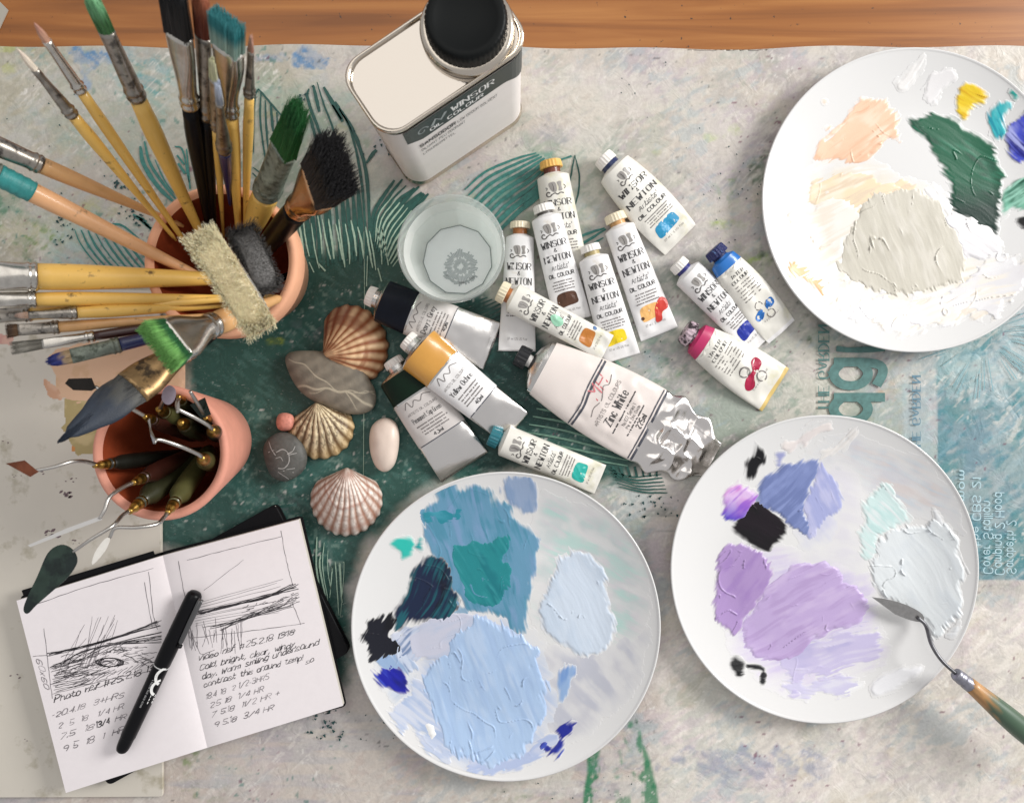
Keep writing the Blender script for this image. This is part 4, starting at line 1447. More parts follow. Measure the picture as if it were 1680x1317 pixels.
# upper fan
brush("slim yellow-handled brush with a pinkish tan pointed tip, second from the left at the top", (55, 36), (81, 68), (136, 150), (272, 352), .255, 20, 15, 18, 21, 'yellow', METAL, ((206, 156, 130), (188, 136, 116), .6), 1, 'round', 10)
brush("slim yellow-handled brush with a clean cream pointed tip near the left edge", (27, 78), (60, 116), (124, 187), (262, 362), .25, 16, 13, 19, 22, 'yellow', METAL_D, ((240, 226, 206), (236, 218, 200), .6), 1, 'round', 8)
brush("yellow-handled round brush with green paint on its bristles, at the top edge", (146, -10), (184, 50), (230, 160), (305, 332), .265, 38, 28, 28, 33, 'yellow', METAL_D, ((70, 120, 70), (110, 168, 120), .5), .8, 'filbert', 38, count=200)
brush("large black-handled flat brush with dark bristles cut off by the top edge", (280, -28), (290, 60), (308, 176), (335, 318), .27, 44, 46, 28, 32, 'black', METAL, ((40, 38, 38), (24, 24, 26), .5), .45, 'flat', 46, count=800)
brush("black-handled round brush with red-brown bristles at the top edge", (328, -18), (331, 62), (340, 196), (347, 316), .262, 46, 30, 20, 22, 'black', METAL_D, ((110, 48, 30), (170, 100, 70), .6), .6, 'filbert', 44, count=260)
brush("flat brush with teal paint and a yellow top edge on its bristles", (371, 30), (373, 80), (386, 190), (388, 322), .262, 60, 54, 22, 24, 'yellow', METAL, ((150, 176, 164), (48, 128, 132), .45), .5, 'flat', 60, count=900)
brush("small filbert brush with a pale cream tip among the upright brushes", (348, 96), (349, 132), (357, 212), (362, 318), .252, 20, 20, 15, 16, 'yellow', METAL_D, ((200, 200, 160), (206, 204, 168), .5), .5, 'filbert', 21, count=80)
brush("small navy-handled brush with a blue-white bead of paint at its tip", (356, 134), (378, 168), (378, 246), (376, 318), .255, 19, 16, 22, 20, 'navy', METAL_D, ((150, 156, 166), (186, 194, 210), .4), .8, 'filbert', 18, count=70)
brush("thin yellow-handled brush with a worn reddish tip, rightmost of the upright ones", (412, 58), (411, 86), (408, 158), (404, 320), .25, 12, 14, 16, 19, 'yellow', METAL_D, ((180, 130, 110), (196, 150, 130), .5), .6, 'filbert', 10, count=70)
brush("short flat brush loaded with vivid green paint beside the black one", (490, 180), (474, 250), (438, 316), (424, 350), .225, 44, 50, 44, 45, 'yellow', MUCKY, ((34, 100, 44), (24, 92, 40), .4), .5, 'flat', 38, count=1100, ragged=.12, splay=.002)
brush("wide brush with bushy black bristles and copper ferrule, rightmost in the pot", (555, 266), (523, 306), (492, 345), (452, 386), .225, 96, 84, 44, 44, 'black', COPPER, ((38, 34, 34), (26, 24, 26), .5), .45, 'flat', 100, count=3600, ragged=.13, splay=.0035, hr=.00030, hend=.7)
# left-hand fan
brush("tan-handled brush leaving the left edge, its dark ferrule above the teal-stained one", (-70, 212), (-20, 236), (66, 274), (242, 346), .20, 30, 34, 29, 28, 'tan', METAL_D, ((120, 100, 80), (90, 80, 70), .5), .8, 'round', 20)
hw = mat("handle_teal_stained", lin((226, 172, 124)), .42, coat=.3, var=(40, .12), tint=(90, lin((120, 96, 66)), .70))
bt = brush("peach-handled brush with teal paint over its upper handle, at the left edge", (-120, 228), (-60, 262), (-8, 294), (240, 410), .205, 30, 36, 36, 35, hw, MUCKY, ((40, 120, 120), (40, 120, 120), .5), .8, 'round', 20, sleeve=((-30, 284), (50, 320), mat('dried_teal', lin((52, 140, 138)), .45, var=(120, .25), bump=(300, .5))))
brush("thick yellow-handled brush lying level to the left, silver double-ringed ferrule", (-80, 452), (-40, 454), (62, 456), (234, 456), .165, 46, 50, 46, 45, 'yellow', METAL, ((160, 130, 90), (140, 110, 80), .5), .6, 'flat', 44)
brush("yellow-handled brush just below the thick one, with a narrower double-ringed ferrule", (-60, 492), (-20, 492), (61, 494), (236, 490), .155, 24, 24, 25, 26, 'yellow', METAL, ((160, 130, 90), (140, 110, 80), .5), .6, 'flat', 22, zoff=.006)
brush("short-ferruled yellow-handled brush with a pinkish worn tip near the left edge", (24, 518), (50, 517), (127, 516), (244, 507), .145, 14, 13, 19, 22, 'yellow', METAL_D, ((170, 140, 120), (176, 150, 136), .5), .6, 'filbert', 12, count=70, zoff=.004)
brush("yellow-handled brush whose dull ferrule runs off the left edge under the others", (-30, 520), (-12, 520), (52, 518), (246, 500), .128, 22, 24, 24, 24, 'yellow', METAL_D, ((120, 100, 80), (100, 80, 60), .5), .6, 'flat', 22, zoff=.001)
brush("old flat brush with splayed brown bristles at the left", (10, 543), (33, 544), (98, 541), (262, 524), .135, 24, 19, 20, 18, 'tan', METAL_D, ((92, 64, 36), (70, 48, 28), .5), .35, 'flat', 26, count=90, splay=.0012, zoff=.003)
brush("maroon-handled brush with grey bristles fanned at the left", (20, 572), (72, 565), (156, 553), (268, 534), .135, 24, 17, 16, 17, 'maroon', METAL, ((120, 116, 106), (146, 142, 132), .5), .4, 'flat', 22, count=120, zoff=.003)
brush("navy-handled brush with an ultramarine painted tip over the peach stain", (76, 594), (120, 583), (198, 568), (280, 546), .135, 26, 25, 24, 22, 'navy', MUCKY, ((196, 168, 130), (38, 50, 128), .42), .45, 'filbert', 26, count=120, zoff=.003)
# lower-left pair
brush("large brush with a long dark blue-grey bristle head over the knife pot", (100, 722), (232, 652), (318, 574), (342, 545), .185, 74, 66, 38, 34, 'black', BROWNF, ((92, 92, 88), (40, 50, 64), .25), .40, 'leaf', 66, count=900, zoff=.012, hr=.00026, ragged=.05)
brush("flat brush with bright green paint along its edge, above the blue-grey one", (258, 570), (288, 560), (354, 534), (372, 524), .200, 92, 80, 40, 42, 'tan', METAL, ((46, 112, 64), (124, 184, 98), .5), .40, 'flat', 94, count=1500, zoff=.052, cut=.055)
# upright broad brushes seen from the end
brush("broad flat brush with cream hog bristles pointing at the viewer", (377, 464), (384, 466), (389, 467), (391, 468), .215, 186, 176, 44, 44, 'tan', METAL, ((240, 220, 176), (255, 242, 210), .45), .31, 'flat', 196, count=6500, side=(.53, -.85, 0), zoff=.065, ragged=.07, splay=.0025, hr=.00017, cut=.05)
brush("broad flat brush with stiff black bristles behind the cream one", (422, 424), (413, 428), (408, 430), (405, 432), .165, 112, 108, 40, 40, 'black', METAL_D, ((30, 30, 32), (104, 102, 100), .85), .48, 'flat', 124, count=3200, side=(.48, -.86, 0), zoff=.05, ragged=.07, splay=.0016, hr=.00018, cut=.05)

# ---- palette knives in the small pot
BRASS = mat("knife_brass", lin((176, 138, 70)), .34, 1.0, var=(120, .2))
KH = {'green': mat("knife_handle_green", lin((52, 52, 32)), .4, coat=.4, var=(60, .2)), 'red': mat("knife_handle_red", lin((60, 28, 20)), .4, coat=.4, var=(60, .2)),
      'dark': mat("knife_handle_dark", lin((26, 26, 20)), .4, coat=.4, var=(60, .2)), 'pale': mat("knife_handle_olive", lin((82, 80, 46)), .4, coat=.4, var=(60, .2))}
CHROME = mat("shaft_chrome", (0.50, 0.48, 0.45), .32, 1.0, var=(150, .1))
B_DARK = mat("blade_dark", lin((40, 36, 32)), .35, .6, var=(120, .3))
B_RUST = mat("blade_rust", lin((116, 66, 44)), .4, .5, var=(120, .4))
B_GREEN = mat("blade_green", lin((50, 66, 58)), .4, .4, var=(90, .3), tint=(70, lin((36, 46, 44)), .5))
B_WHITE = mat("blade_white", lin((226, 222, 214)), .4, var=(120, .08))
B_LILAC = mat("blade_lilac", lin((170, 158, 172)), .35, .5, var=(120, .2))


def knife(label, top, foot, handle, shaft=None, bl=None, bm=None, wh=24, wb=17, wshaft=6.5, blz=None):
    T, E = P(*top), P(*foot)
    E = Vector((E.x, E.y, max(E.z, .013)))
    root = thing("palette_knife", label, "palette knife", tuple(E), "palette knives")
    d = (E - T).normalized()
    L = (E - T).length
    rb = pxs(wb, T.z) / 2
    rh = pxs(wh, T.z) / 2 * 1.25
    pts = [T + d * (L * t) for t in np.linspace(.1, 1, 14)]
    rr = [rb * .98, rb * 1.05] + [rh * (1 - .25 * abs(t - .35)) for t in np.linspace(.1, 1, 11)] + [rh * .6]
    obj("handle", *sweep(pts, rr, seg=18), KH[handle], root)
    pts = [T + d * (.014 * t) for t in np.linspace(-.25, 1, 12)]
    rr = [rb * k for k in (.45, .50, .54, .62, .80, .84, .80, .90, .98, .9, 1.03, 1.03)]
    obj("collar", *sweep(pts, rr, seg=18), BRASS, root)
    if shaft:
        sp = path3([top] + shaft)
        w = pxs(wshaft, .13) / 2
        obj("shaft", *sweep(sp, [w * (1.15 - .35 * i / len(sp)) for i in range(len(sp))], seg=10), CHROME, root)
    if bl:
        z = blz if isinstance(blz, (int, float)) or blz is None else None
        blade(root, bl, z or .15, .0008, bm or steel, zs=blz if isinstance(blz, list) else None)
    return root


knife("palette knife with a dark diamond blade poking out above the blue-grey brush", (240, 684, .118), (320, 716, .02), 'red', [(205, 664, .135), (182, 650, .148), (156, 634, .150)],
      [(107, 629), (113, 621), (150, 620), (157, 637), (150, 641), (121, 640)], B_DARK, blz=.151)
knife("palette knife with a rusty diamond blade reaching over the left rim", (160, 763, .116), (305, 745, .02), 'dark', [(140, 757, .126), (118, 757, .137), (88, 766, .145), (58, 772, .15)],
      [(10, 760), (40, 755), (63, 774), (50, 782)], B_RUST, blz=.151, wh=22, wb=18)
knife("palette knife with a long thin pale blade cranked down to the left", (222, 790, .118), (322, 742, .02), 'red', [(204, 798, .128), (180, 815, .142), (172, 835, .146), (163, 851, .148)],
      [(163, 847), (168, 852), (120, 870), (50, 897), (46, 894), (110, 866)], mat("blade_pale", (0.75, .73, .70), .3, .6), blz=.148, wh=26, wb=19)
knife("palette knife with a large dark green trowel blade over the sketchbook corner", (216, 836, .118), (330, 742, .02), 'green', [(200, 846, .128), (184, 863, .14), (150, 884, .146), (120, 905, .148)],
      smooth_loop([(124, 908), (126, 924), (112, 946), (90, 966), (60, 992), (46, 1006), (39, 1000), (44, 982), (62, 944), (78, 908), (96, 894), (112, 896)], 4), B_GREEN, blz=.148, wh=32, wb=21)
knife("palette knife with a small white painted blade at the pot's near side", (277, 838, .116), (345, 738, .02), 'pale', [(268, 850, .124), (256, 860, .132), (222, 865, .140), (190, 866, .143), (180, 882, .144)],
      smooth_loop([(172, 884), (180, 884), (172, 904), (152, 926), (156, 906)], 3), B_WHITE, blz=.145, wh=30, wb=20)
knife("palette knife standing upright with a cranked silver shaft, nearest the right wall", (332, 752, .124), (352, 764, .02), 'pale', [(325, 745, .132), (296, 732, .146), (262, 721, .154), (253, 726, .158)],
      [(252, 728), (256, 722), (248, 704), (246, 686), (243, 690), (247, 712)], CHROME, blz=[.158, .158, .166, .172, .172, .166], wh=26, wb=22)
knife("palette knife with a short angled shaft in the right of the pot", (349, 706, .122), (362, 716, .02), 'dark', [(342, 698, .132), (318, 684, .142), (296, 673, .148), (291, 668, .15)],
      [(290, 672), (295, 668), (294, 656), (290, 664)], CHROME, blz=[.15, .15, .156, .152], wh=24, wb=22)
knife("palette knife standing in the pot with only its olive handle and brass collar showing", (298, 694, .112), (332, 714, .02), 'green', None, None, wh=26, wb=22)
knife("palette knife with a brass collar near the far rim of the pot", (294, 652, .108), (326, 690, .02), 'green', [(290, 664, .12), (292, 676, .128)], None, wh=20, wb=16)
knife("palette knife with a rounded lilac-smeared blade under the green brush", (262, 672, .110), (318, 702, .02), 'pale', [(266, 662, .12), (270, 654, .128)],
      smooth_loop([(266, 656), (268, 640), (278, 632), (288, 640), (286, 656), (276, 664)], 3), B_LILAC, blz=.13, wh=26, wb=20)
knife("palette knife with a dark green blade leaning on the far right rim", (338, 686, .110), (356, 704, .02), 'dark', [(330, 672, .122), (318, 652, .135), (312, 642, .14)],
      [(312, 664), (336, 652), (346, 680), (330, 686)], mat("blade_black_green", lin((28, 40, 34)), .35, .4), blz=[.118, .122, .118, .116], wh=20, wb=16)

# ================================================================== tin, glass, sketchbook, pen
# ---- solvent tin
TZ = .165
tc_ = P(713, 92, TZ)
ang = math.atan2(.56, .83)
dv = Vector((math.cos(ang), math.sin(ang), 0))       # along the long side
nv = Vector((math.sin(ang), -math.cos(ang), 0))      # towards the front face
HL, HD = pxs(292, TZ) / 2, pxs(142, TZ) / 2
tin = thing("solvent_tin", "tall rectangular solvent tin with white label and black screw cap, behind the water glass", "tin", (tc_.x, tc_.y, 0))
TINM = mat("tin_plate", lin((214, 204, 190)), .22, 1.0, var=(20, .05))


def rrect(hl, hd, r, k=8):
    out = []
    for sx, sy, a0 in ((1, 1, 0), (-1, 1, 90), (-1, -1, 180), (1, -1, 270)):
        for j in range(k + 1):
            a = math.radians(a0 + 90 * j / k)
            out.append((sx * (hl - r) + r * math.cos(a), sy * (hd - r) + r * math.sin(a)))
    return out


def tin_ring(hl, hd, r, z):
    return [Vector((tc_.x, tc_.y, 0)) + dv * a - nv * b + Vector((0, 0, z)) for a, b in rrect(hl, hd, r)]


def loft(rings, cap0=False, cap1=False):
    n = len(rings[0])
    V = [v for r in rings for v in r]
    F = [tuple(f) for f in grid_faces(len(rings), n, True)]
    if cap0:
        F.append(tuple(range(n - 1, -1, -1)))
    if cap1:
        F.append(tuple(range((len(rings) - 1) * n, len(rings) * n)))
    return V, F


rc = .017
V, F = loft([tin_ring(HL - .0015, HD - .0015, rc, .0008), tin_ring(HL, HD, rc, .002), tin_ring(HL, HD, rc, .005), tin_ring(HL - .0015, HD - .0015, rc, .0065), tin_ring(HL - .0015, HD - .0015, rc, TZ - .008), tin_ring(HL - .0002, HD - .0002, rc, TZ - .006)], cap0=True)
obj("tin_body", V, F, TINM, tin)
V, F = loft([tin_ring(HL - .0002, HD - .0002, rc, TZ - .006), tin_ring(HL + .0006, HD + .0006, rc, TZ - .003), tin_ring(HL + .0006, HD + .0006, rc, TZ - .0005), tin_ring(HL - .0004, HD - .0004, rc, TZ + .0004), tin_ring(HL - .0016, HD - .0016, rc, TZ - .0004), tin_ring(HL - .0024, HD - .0024, rc, TZ - .0035)])
obj("rim", V, F, TINM, tin)
V, F = loft([tin_ring(HL - .0024, HD - .0024, rc, TZ - .0035), tin_ring(HL - .004, HD - .004, rc - .002, TZ - .0036), tin_ring(.02, .008, .006, TZ - .0034)], cap1=True)
obj("top_panel", V, F, mat("tin_top", lin((206, 198, 188)), .07, 1.0), tin)
# wrap-round paper label with a dark band
lab = mat("tin_label", lin((236, 230, 226)), .45, var=(40, .03))
labd = mat("tin_label_dark", lin((44, 54, 54)), .4)
ring0 = rrect(HL - .0009, HD - .0009, rc, 8)


def label_ring(z):
    return tin_ring(HL - .0009, HD - .0009, rc, z)


z_lo, z_hi = .010, TZ - .012
V, F = loft([label_ring(z) for z in np.linspace(z_lo, z_hi, 14)])
obj("paper_label", V, F, lab, tin)
# front face mapping: x along dv from -1..1, y height
front = Vector((tc_.x, tc_.y, 0)) + nv * (HD - .0009 + .0003)


def ff(k):
    def f(x, y):
        r = rc - .0009 + .0003 + .00012 * k
        e = HL - rc
        if abs(x) <= e:
            return front + dv * x + nv * (.00012 * k) + Vector((0, 0, y))
        a_ = (abs(x) - e) / rc
        c_ = Vector((tc_.x, tc_.y, 0)) + dv * math.copysign(e, x) + nv * (HD - rc)
        return c_ + dv * (math.copysign(r, x) * math.sin(a_)) + nv * (r * math.cos(a_)) + Vector((0, 0, y))
    return f


band = []
xs = np.linspace(-HL + rc - .004, HL - rc + .024, 30)
for x in xs:
    band.append((x, z_hi))
low = []
for x in xs:
    t = (x - xs[0]) / (xs[-1] - xs[0])
    low.append((x, z_hi - .034 - .006 * ss(.0, .12, .12 - t) * 0 + .008 * ss(.12, 0, t) + .004 * t - .016 * ss(.72, .95, t)))
V2 = band + low
F2 = [(i, i + 1, 31 + i, 30 + i) for i in range(29)]
plabel = bpy.data.objects["paper_label"]
decal("label_band", V2, F2, ff(1), labd, plabel)
xr = -HL + rc


def tin_text(s, x, y, size, m, style, width=None, k=2):
    stt, wd = text_strokes(s, size, style)
    kx = (width / wd) if width else 1
    Vt, Ft = ribbon(stt)
    decal("lettering", [(x + a * kx, y + b) for a, b in Vt], Ft, ff(k), m, plabel)


tin_text("WINSOR", xr + .036, z_hi - .018, .0095, WHITE, "serif", .036)
tin_text("OIL COLOUR", xr + .016, z_hi - .028, .0058, WHITE, "bold", .046)
# emblem on the band
em = [(([(xr + .010 + .005 * math.cos(a) * (1 - a / 9), z_hi - .017 + .007 * math.sin(a) * (1 - a / 9)) for a in np.linspace(0, 6.5, 20)]), [.0012] * 20),
      ([(xr + .018, z_hi - .020), (xr + .022, z_hi - .010), (xr + .026, z_hi - .018), (xr + .031, z_hi - .009)], [.003] * 4)]
decal("emblem", *ribbon(em), ff(2), mat("emblem_grey", lin((150, 158, 158)), .5), plabel)
tin_text("SANSODOR", xr + .004, z_hi - .049, .0062, INK, "bold", .032)
tin_text("LOW ODOUR SOLVENT", xr + .038, z_hi - .049, .0052, INK, "sans", .036)
tin_text("DILUANT PEU ODORANT", xr + .004, z_hi - .059, .0050, INK, "sans", .040)
tin_text("LOSUNGSMITTEL", xr + .004, z_hi - .069, .0046, INK, "sans", .030)
# small print on the left end panel
endp = Vector((tc_.x, tc_.y, 0)) - dv * (HL - .0009 + .0003)
st = []
for r in range(16):
    y = .125 - r * .0062
    x = -.013
    while x < .013:
        l = rnd.uniform(.002, .006)
        st.append(([(x, y), (min(x + l, .014), y)], [.0014, .0014]))
        x += l + .0012
decal("small_print", *ribbon(st), lambda x, y: endp + nv * x + Vector((0, 0, y)), mat("small_print_ink", lin((96, 100, 90)), .6), plabel)
decal("barcode", *ribbon([([(-.012 + i * .0011, .012), (-.012 + i * .0011, .026)], [.0005 + .0004 * (i % 3)] * 2) for i in range(22)]), lambda x, y: endp + nv * x + Vector((0, 0, y)), INK, plabel)
# neck ring and cap
cc = P(764, 30, TZ + .018)
V, F = lathe((cc.x, cc.y, 0), [(.0325, TZ - .003), (.0325, TZ + .002), (.0305, TZ + .004), (.0275, TZ + .0042)], 64)
obj("neck_ring", V, F, TINM, tin)
seg = 144
ridg = []
for z, r, am in ((TZ + .0045, .0270, 0), (TZ + .005, .0278, .00035), (TZ + .016, .0274, .00035), (TZ + .0185, .0266, .0001), (TZ + .0195, .0252, 0), (TZ + .0196, .0215, 0), (TZ + .0188, .0205, 0), (TZ + .0188, .0002, 0)):
    ridg.append([(cc.x + (r + am * (1 if k % 3 else -1)) * math.cos(2 * math.pi * k / seg), cc.y + (r + am * (1 if k % 3 else -1)) * math.sin(2 * math.pi * k / seg), z) for k in range(seg)])
V, F = loft(ridg)
obj("screw_cap", V, F, mat("cap_black", (.005, .006, .006), .45, spec=.15), tin)

# ---- tumbler of cloudy solvent
gz = .082
gc = P(740, 407, gz)
Rg = pxs(89, gz)
gl = thing("water_glass", "clear tumbler of cloudy water with a faceted base, in front of the solvent tin", "glass", (gc.x, gc.y, 0))


def thin_glass(name, tint, cloud, cloud_col, ior):
    """thin clear wall: see-through, glossy at grazing angles, partly clouded"""
    m = bpy.data.materials.new(name)
    m.use_nodes = True
    nt = m.node_tree
    nt.nodes.remove(nt.nodes["Principled BSDF"])
    tr = nt.nodes.new("ShaderNodeBsdfTransparent")
    tr.inputs[0].default_value = (*tint, 1)
    df = nt.nodes.new("ShaderNodeBsdfDiffuse")
    df.inputs[0].default_value = (*cloud_col, 1)
    tl = nt.nodes.new("ShaderNodeBsdfTranslucent")
    tl.inputs[0].default_value = (*cloud_col, 1)
    gs = nt.nodes.new("ShaderNodeBsdfGlossy")
    gs.inputs["Roughness"].default_value = .04
    lw = nt.nodes.new("ShaderNodeLayerWeight")
    pw = nt.nodes.new("ShaderNodeMath")
    pw.operation = 'POWER'
    pw.inputs[1].default_value = 4.0
    nt.links.new(lw.outputs["Facing"], pw.inputs[0])
    fr = nt.nodes.new("ShaderNodeMath")
    fr.operation = 'MULTIPLY_ADD'
    fr.inputs[1].default_value = ior - 1
    fr.inputs[2].default_value = .035
    nt.links.new(pw.outputs[0], fr.inputs[0])
    m0, m1, m2 = [nt.nodes.new("ShaderNodeMixShader") for _ in range(3)]
    m0.inputs[0].default_value = .5
    m1.inputs[0].default_value = cloud
    nt.links.new(df.outputs[0], m0.inputs[1])
    nt.links.new(tl.outputs[0], m0.inputs[2])
    nt.links.new(tr.outputs[0], m1.inputs[1])
    nt.links.new(m0.outputs[0], m1.inputs[2])
    nt.links.new(fr.outputs[0], m2.inputs[0])
    nt.links.new(m1.outputs[0], m2.inputs[1])
    nt.links.new(gs.outputs[0], m2.inputs[2])
    nt.links.new(m2.outputs[0], nt.nodes["Material Output"].inputs["Surface"])
    return m


GLASS = thin_glass("tumbler_glass", (.95, .98, .97), .30, (.92, .95, .93), 1.6)
FROST = thin_glass("milky_wall", (.95, .97, .96), .85, (.96, .98, .96), 1.3)


def facet(r, z, k, n=11, seg=88, rot=.2):
    """ring blending from round (k=0) to an n-gon (k=1)"""
    out = []
    for i in range(seg):
        a = 2 * math.pi * i / seg
        b = ((a + rot) % (2 * math.pi / n)) - math.pi / n
        q = math.cos(math.pi / n) / math.cos(b)
        out.append((gc.x + r * math.cos(a) * (1 + (q - 1) * k), gc.y + r * math.sin(a) * (1 + (q - 1) * k), z))
    return out


rings = [facet(.0002, .001, 0), facet(Rg * .74, .001, 1), facet(Rg * .78, .003, 1), facet(Rg * .90, .05, .6), facet(Rg * .985, .066, 0), facet(Rg, gz - .003, 0), facet(Rg * .995, gz, 0), facet(Rg * .965, gz + .0004, 0), facet(Rg * .94, gz - .001, 0),
         facet(Rg * .935, .066, 0), facet(Rg * .86, .052, .6), facet(Rg * .735, .0098, 1), facet(Rg * .70, .008, 1), facet(.0002, .008, 0)]
V, F = loft(rings)
obj("tumbler", V, F, GLASS, gl)
V, F = loft([facet(Rg * .928, .0655, 0), facet(Rg * .852, .052, .6), facet(Rg * .727, .0105, 1)])
obj("milky_lining", V, F, FROST, gl)
V, F = loft([facet(Rg * .727, .0102, 1), facet(Rg * .69, .0092, 1), facet(.0002, .0092, 0)])
obj("frosted_base", V, F, mat("frosted_base", lin((246, 247, 248)), .5, var=(60, .05)), gl)
# dark moulding line round the base facets
rg_ = facet(Rg * .722, .0109, 1) + facet(Rg * .700, .0111, 1)
n_ = 88
obj("facet_line", rg_, [(i, (i + 1) % n_, n_ + (i + 1) % n_, n_ + i) for i in range(n_)], mat("facet_line", lin((110, 124, 120)), .4), gl, smooth=False)
# moulded rosette in the base
st = []
rc_ = (8, 8)
for k in range(54):
    a = 2 * math.pi * k / 54
    r0, r1 = 15 + rnd.uniform(-2, 2), 24 + rnd.uniform(-2, 5)
    c0 = P(756, 437, .0094)
    st.append(([(c0.x + math.cos(a) * r0 * S, c0.y + math.sin(a) * r0 * S), (c0.x + math.cos(a) * r1 * S, c0.y + math.sin(a) * r1 * S)], [.0006, .0012]))
for k in range(40):
    a = 2 * math.pi * k / 40
    r0, r1 = 5 + rnd.uniform(-2, 2), 13 + rnd.uniform(-2, 2)
    st.append(([(c0.x + math.cos(a) * r0 * S, c0.y + math.sin(a) * r0 * S), (c0.x + math.cos(a) * r1 * S, c0.y + math.sin(a) * r1 * S)], [.0004, .0007]))
for k in range(26):
    a = math.pi + .35 + 2.3 * k / 26
    r0, r1 = 25, 30 + rnd.uniform(-2, 3)
    st.append(([(c0.x + math.cos(a) * r0 * S, c0.y + math.sin(a) * r0 * S), (c0.x + math.cos(a) * r1 * S, c0.y + math.sin(a) * r1 * S)], [.0010, .0014]))
decal("rosette", *ribbon(st), lambda x, y: Vector((x, y, .0096)), mat("rosette_grey", lin((168, 176, 178)), .5), gl)
V, F = loft([facet(Rg * .855, .0525, .6), facet(.0002, .0525, 0)])
wm = thin_glass("cloudy_water", (.96, .975, .97), .10, (.88, .9, .9), 1.33)
obj("water_surface", V, F, wm, gl)

# ---- closed black notebook under the sketchbook
nb = thing("black_notebook", "closed black notebook lying crosswise under the open sketchbook", "notebook", P(315, 1057, .0042))
BLK = mat("notebook_cover", (.005, .005, .006), .5, spec=.14, bump=(500, .2))
nbq = [(452, 826), (575, 1068), (178, 1288), (55, 1046)]


def nb_poly(z, inset=0):
    c = np.mean(np.array(nbq), 0)
    return [tuple(P(*(np.array(p) + (c - np.array(p)) / np.linalg.norm(c - np.array(p)) * inset), z)[:2]) for p in nbq]


V, F = slab(round_poly(nb_poly(.012), .006, 5), .0045, .0062, 0)
obj("back_cover", V, F, BLK, nb, smooth=False)
V, F = slab(nb_poly(.012, 6), .0062, .0118, 0)
obj("page_block", V, F, mat("page_edges", lin((214, 208, 196)), .7), nb, smooth=False)
V, F = slab(round_poly(nb_poly(.012), .006, 5), .0118, .0134, .0006)
obj("front_cover", V, F, BLK, nb, smooth=False)

# ---- open sketchbook
sk = thing("sketchbook", "open sketchbook with pencil landscape sketches and handwritten notes, black covers", "sketchbook", P(300, 1080, .0136))
PAPER = mat("sketch_paper", lin((238, 231, 232)), .75, var=(120, .02))
LP = dict(g0=(267, 911), o0=(27, 985), g1=(340, 1226), o1=(108, 1300))      # gutter / outer, top / bottom
RP = dict(g0=(267, 911), o0=(490, 852), g1=(340, 1226), o1=(563, 1157))


def page_px(pg_, s_, t_):
    a = np.array(pg_['g0']) * (1 - s_) * (1 - t_) + np.array(pg_['o0']) * s_ * (1 - t_) + np.array(pg_['g1']) * (1 - s_) * t_ + np.array(pg_['o1']) * s_ * t_
    return a


def page_z(s_):
    return .0195 + .0042 * (1 - math.exp(-s_ * 9)) * math.exp(-s_ * .9) + .0008 * s_


for pgd, nm in ((LP, "left_page"), (RP, "right_page")):
    V = []
    for i in range(26):
        s_ = (i / 25) ** 1.5
        for j in range(8):
            t_ = j / 7
            a = page_px(pgd, s_, t_)
            V.append(P(a[0], a[1], page_z(s_)))
    F = grid_faces(26, 8)
    if nm == "right_page":
        F = F[:, ::-1].copy()
    pgd["o"] = obj("page", V, F, PAPER, sk)
    # block of leaves under the page
    V = []
    for i in range(26):
        s_ = (i / 25) ** 1.5
        for j in range(2):
            a = page_px(pgd, s_ * .997, j)
            V.append(P(a[0], a[1], page_z(s_) - .0003))
    for i in range(26):
        s_ = (i / 25) ** 1.5
        for j in range(2):
            a = page_px(pgd, s_ * .997, j)
            pz = P(a[0], a[1], page_z(s_))
            V.append(Vector((pz.x, pz.y, .0158)))
    F = []
    for i in range(25):
        F += [(2 * i, 2 * i + 1, 2 * i + 3, 2 * i + 2), (2 * i, 2 * i + 2, 52 + 2 * i + 2, 52 + 2 * i), (2 * i + 1, 52 + 2 * i + 1, 52 + 2 * i + 3, 2 * i + 3)]
    F.append((50, 51, 103, 102))
    obj("page_block", V, F, mat("page_edges", lin((214, 208, 196)), .7), sk, smooth=False)
for pts in ([(270, 904), (34, 977), (114, 1294), (336, 1220)], [(262, 906), (496, 845), (569, 1157), (332, 1220)]):
    pl = [tuple(P(a, b, .0145)[:2]) for a, b in pts]
    V, F = slab(round_poly(pl, .004, 4), .0138 if pts[0][0] == 270 else .01385, .0157, 0)
    obj("cover", V, F, BLK, sk, smooth=False)
V, F = slab([tuple(P(a, b, .018)[:2]) for a, b in ((36, 968), (250, 904), (253, 912), (39, 977))], .0158, .0185, 0)
obj("elastic_strap", V, F, BLK, sk, smooth=False)


def onpage(pgd, dz):
    g = np.array(pgd['g0'], float)
    M = np.array([np.array(pgd['o0']) - g, np.array(pgd['g1']) - g]).T
    Mi = np.linalg.inv(M)

    def fn(x, y):
        s_, t_ = Mi @ (np.array([x, y]) - g)
        return P(x, y, page_z(max(min(s_, 1), 0)) + dz)
    return fn


PENCIL = mat("pencil_mark", lin((112, 106, 110)), .6)
PENINK = mat("pen_mark", lin((52, 48, 52)), .6)
rg = random.Random(5)


def wob(pts, w, j=.6, n=7):
    q2 = smooth_line(pts, n) if len(pts) > 2 else [tuple(np.array(pts[0]) + (np.array(pts[1]) - np.array(pts[0])) * t) for t in np.linspace(0, 1, n)]
    return ([(x + rg.uniform(-j, j), y + rg.uniform(-j, j)) for x, y in q2], [w * rg.uniform(.6, 1.3) for _ in q2])


SLP = -.275
dk, lt = [], []
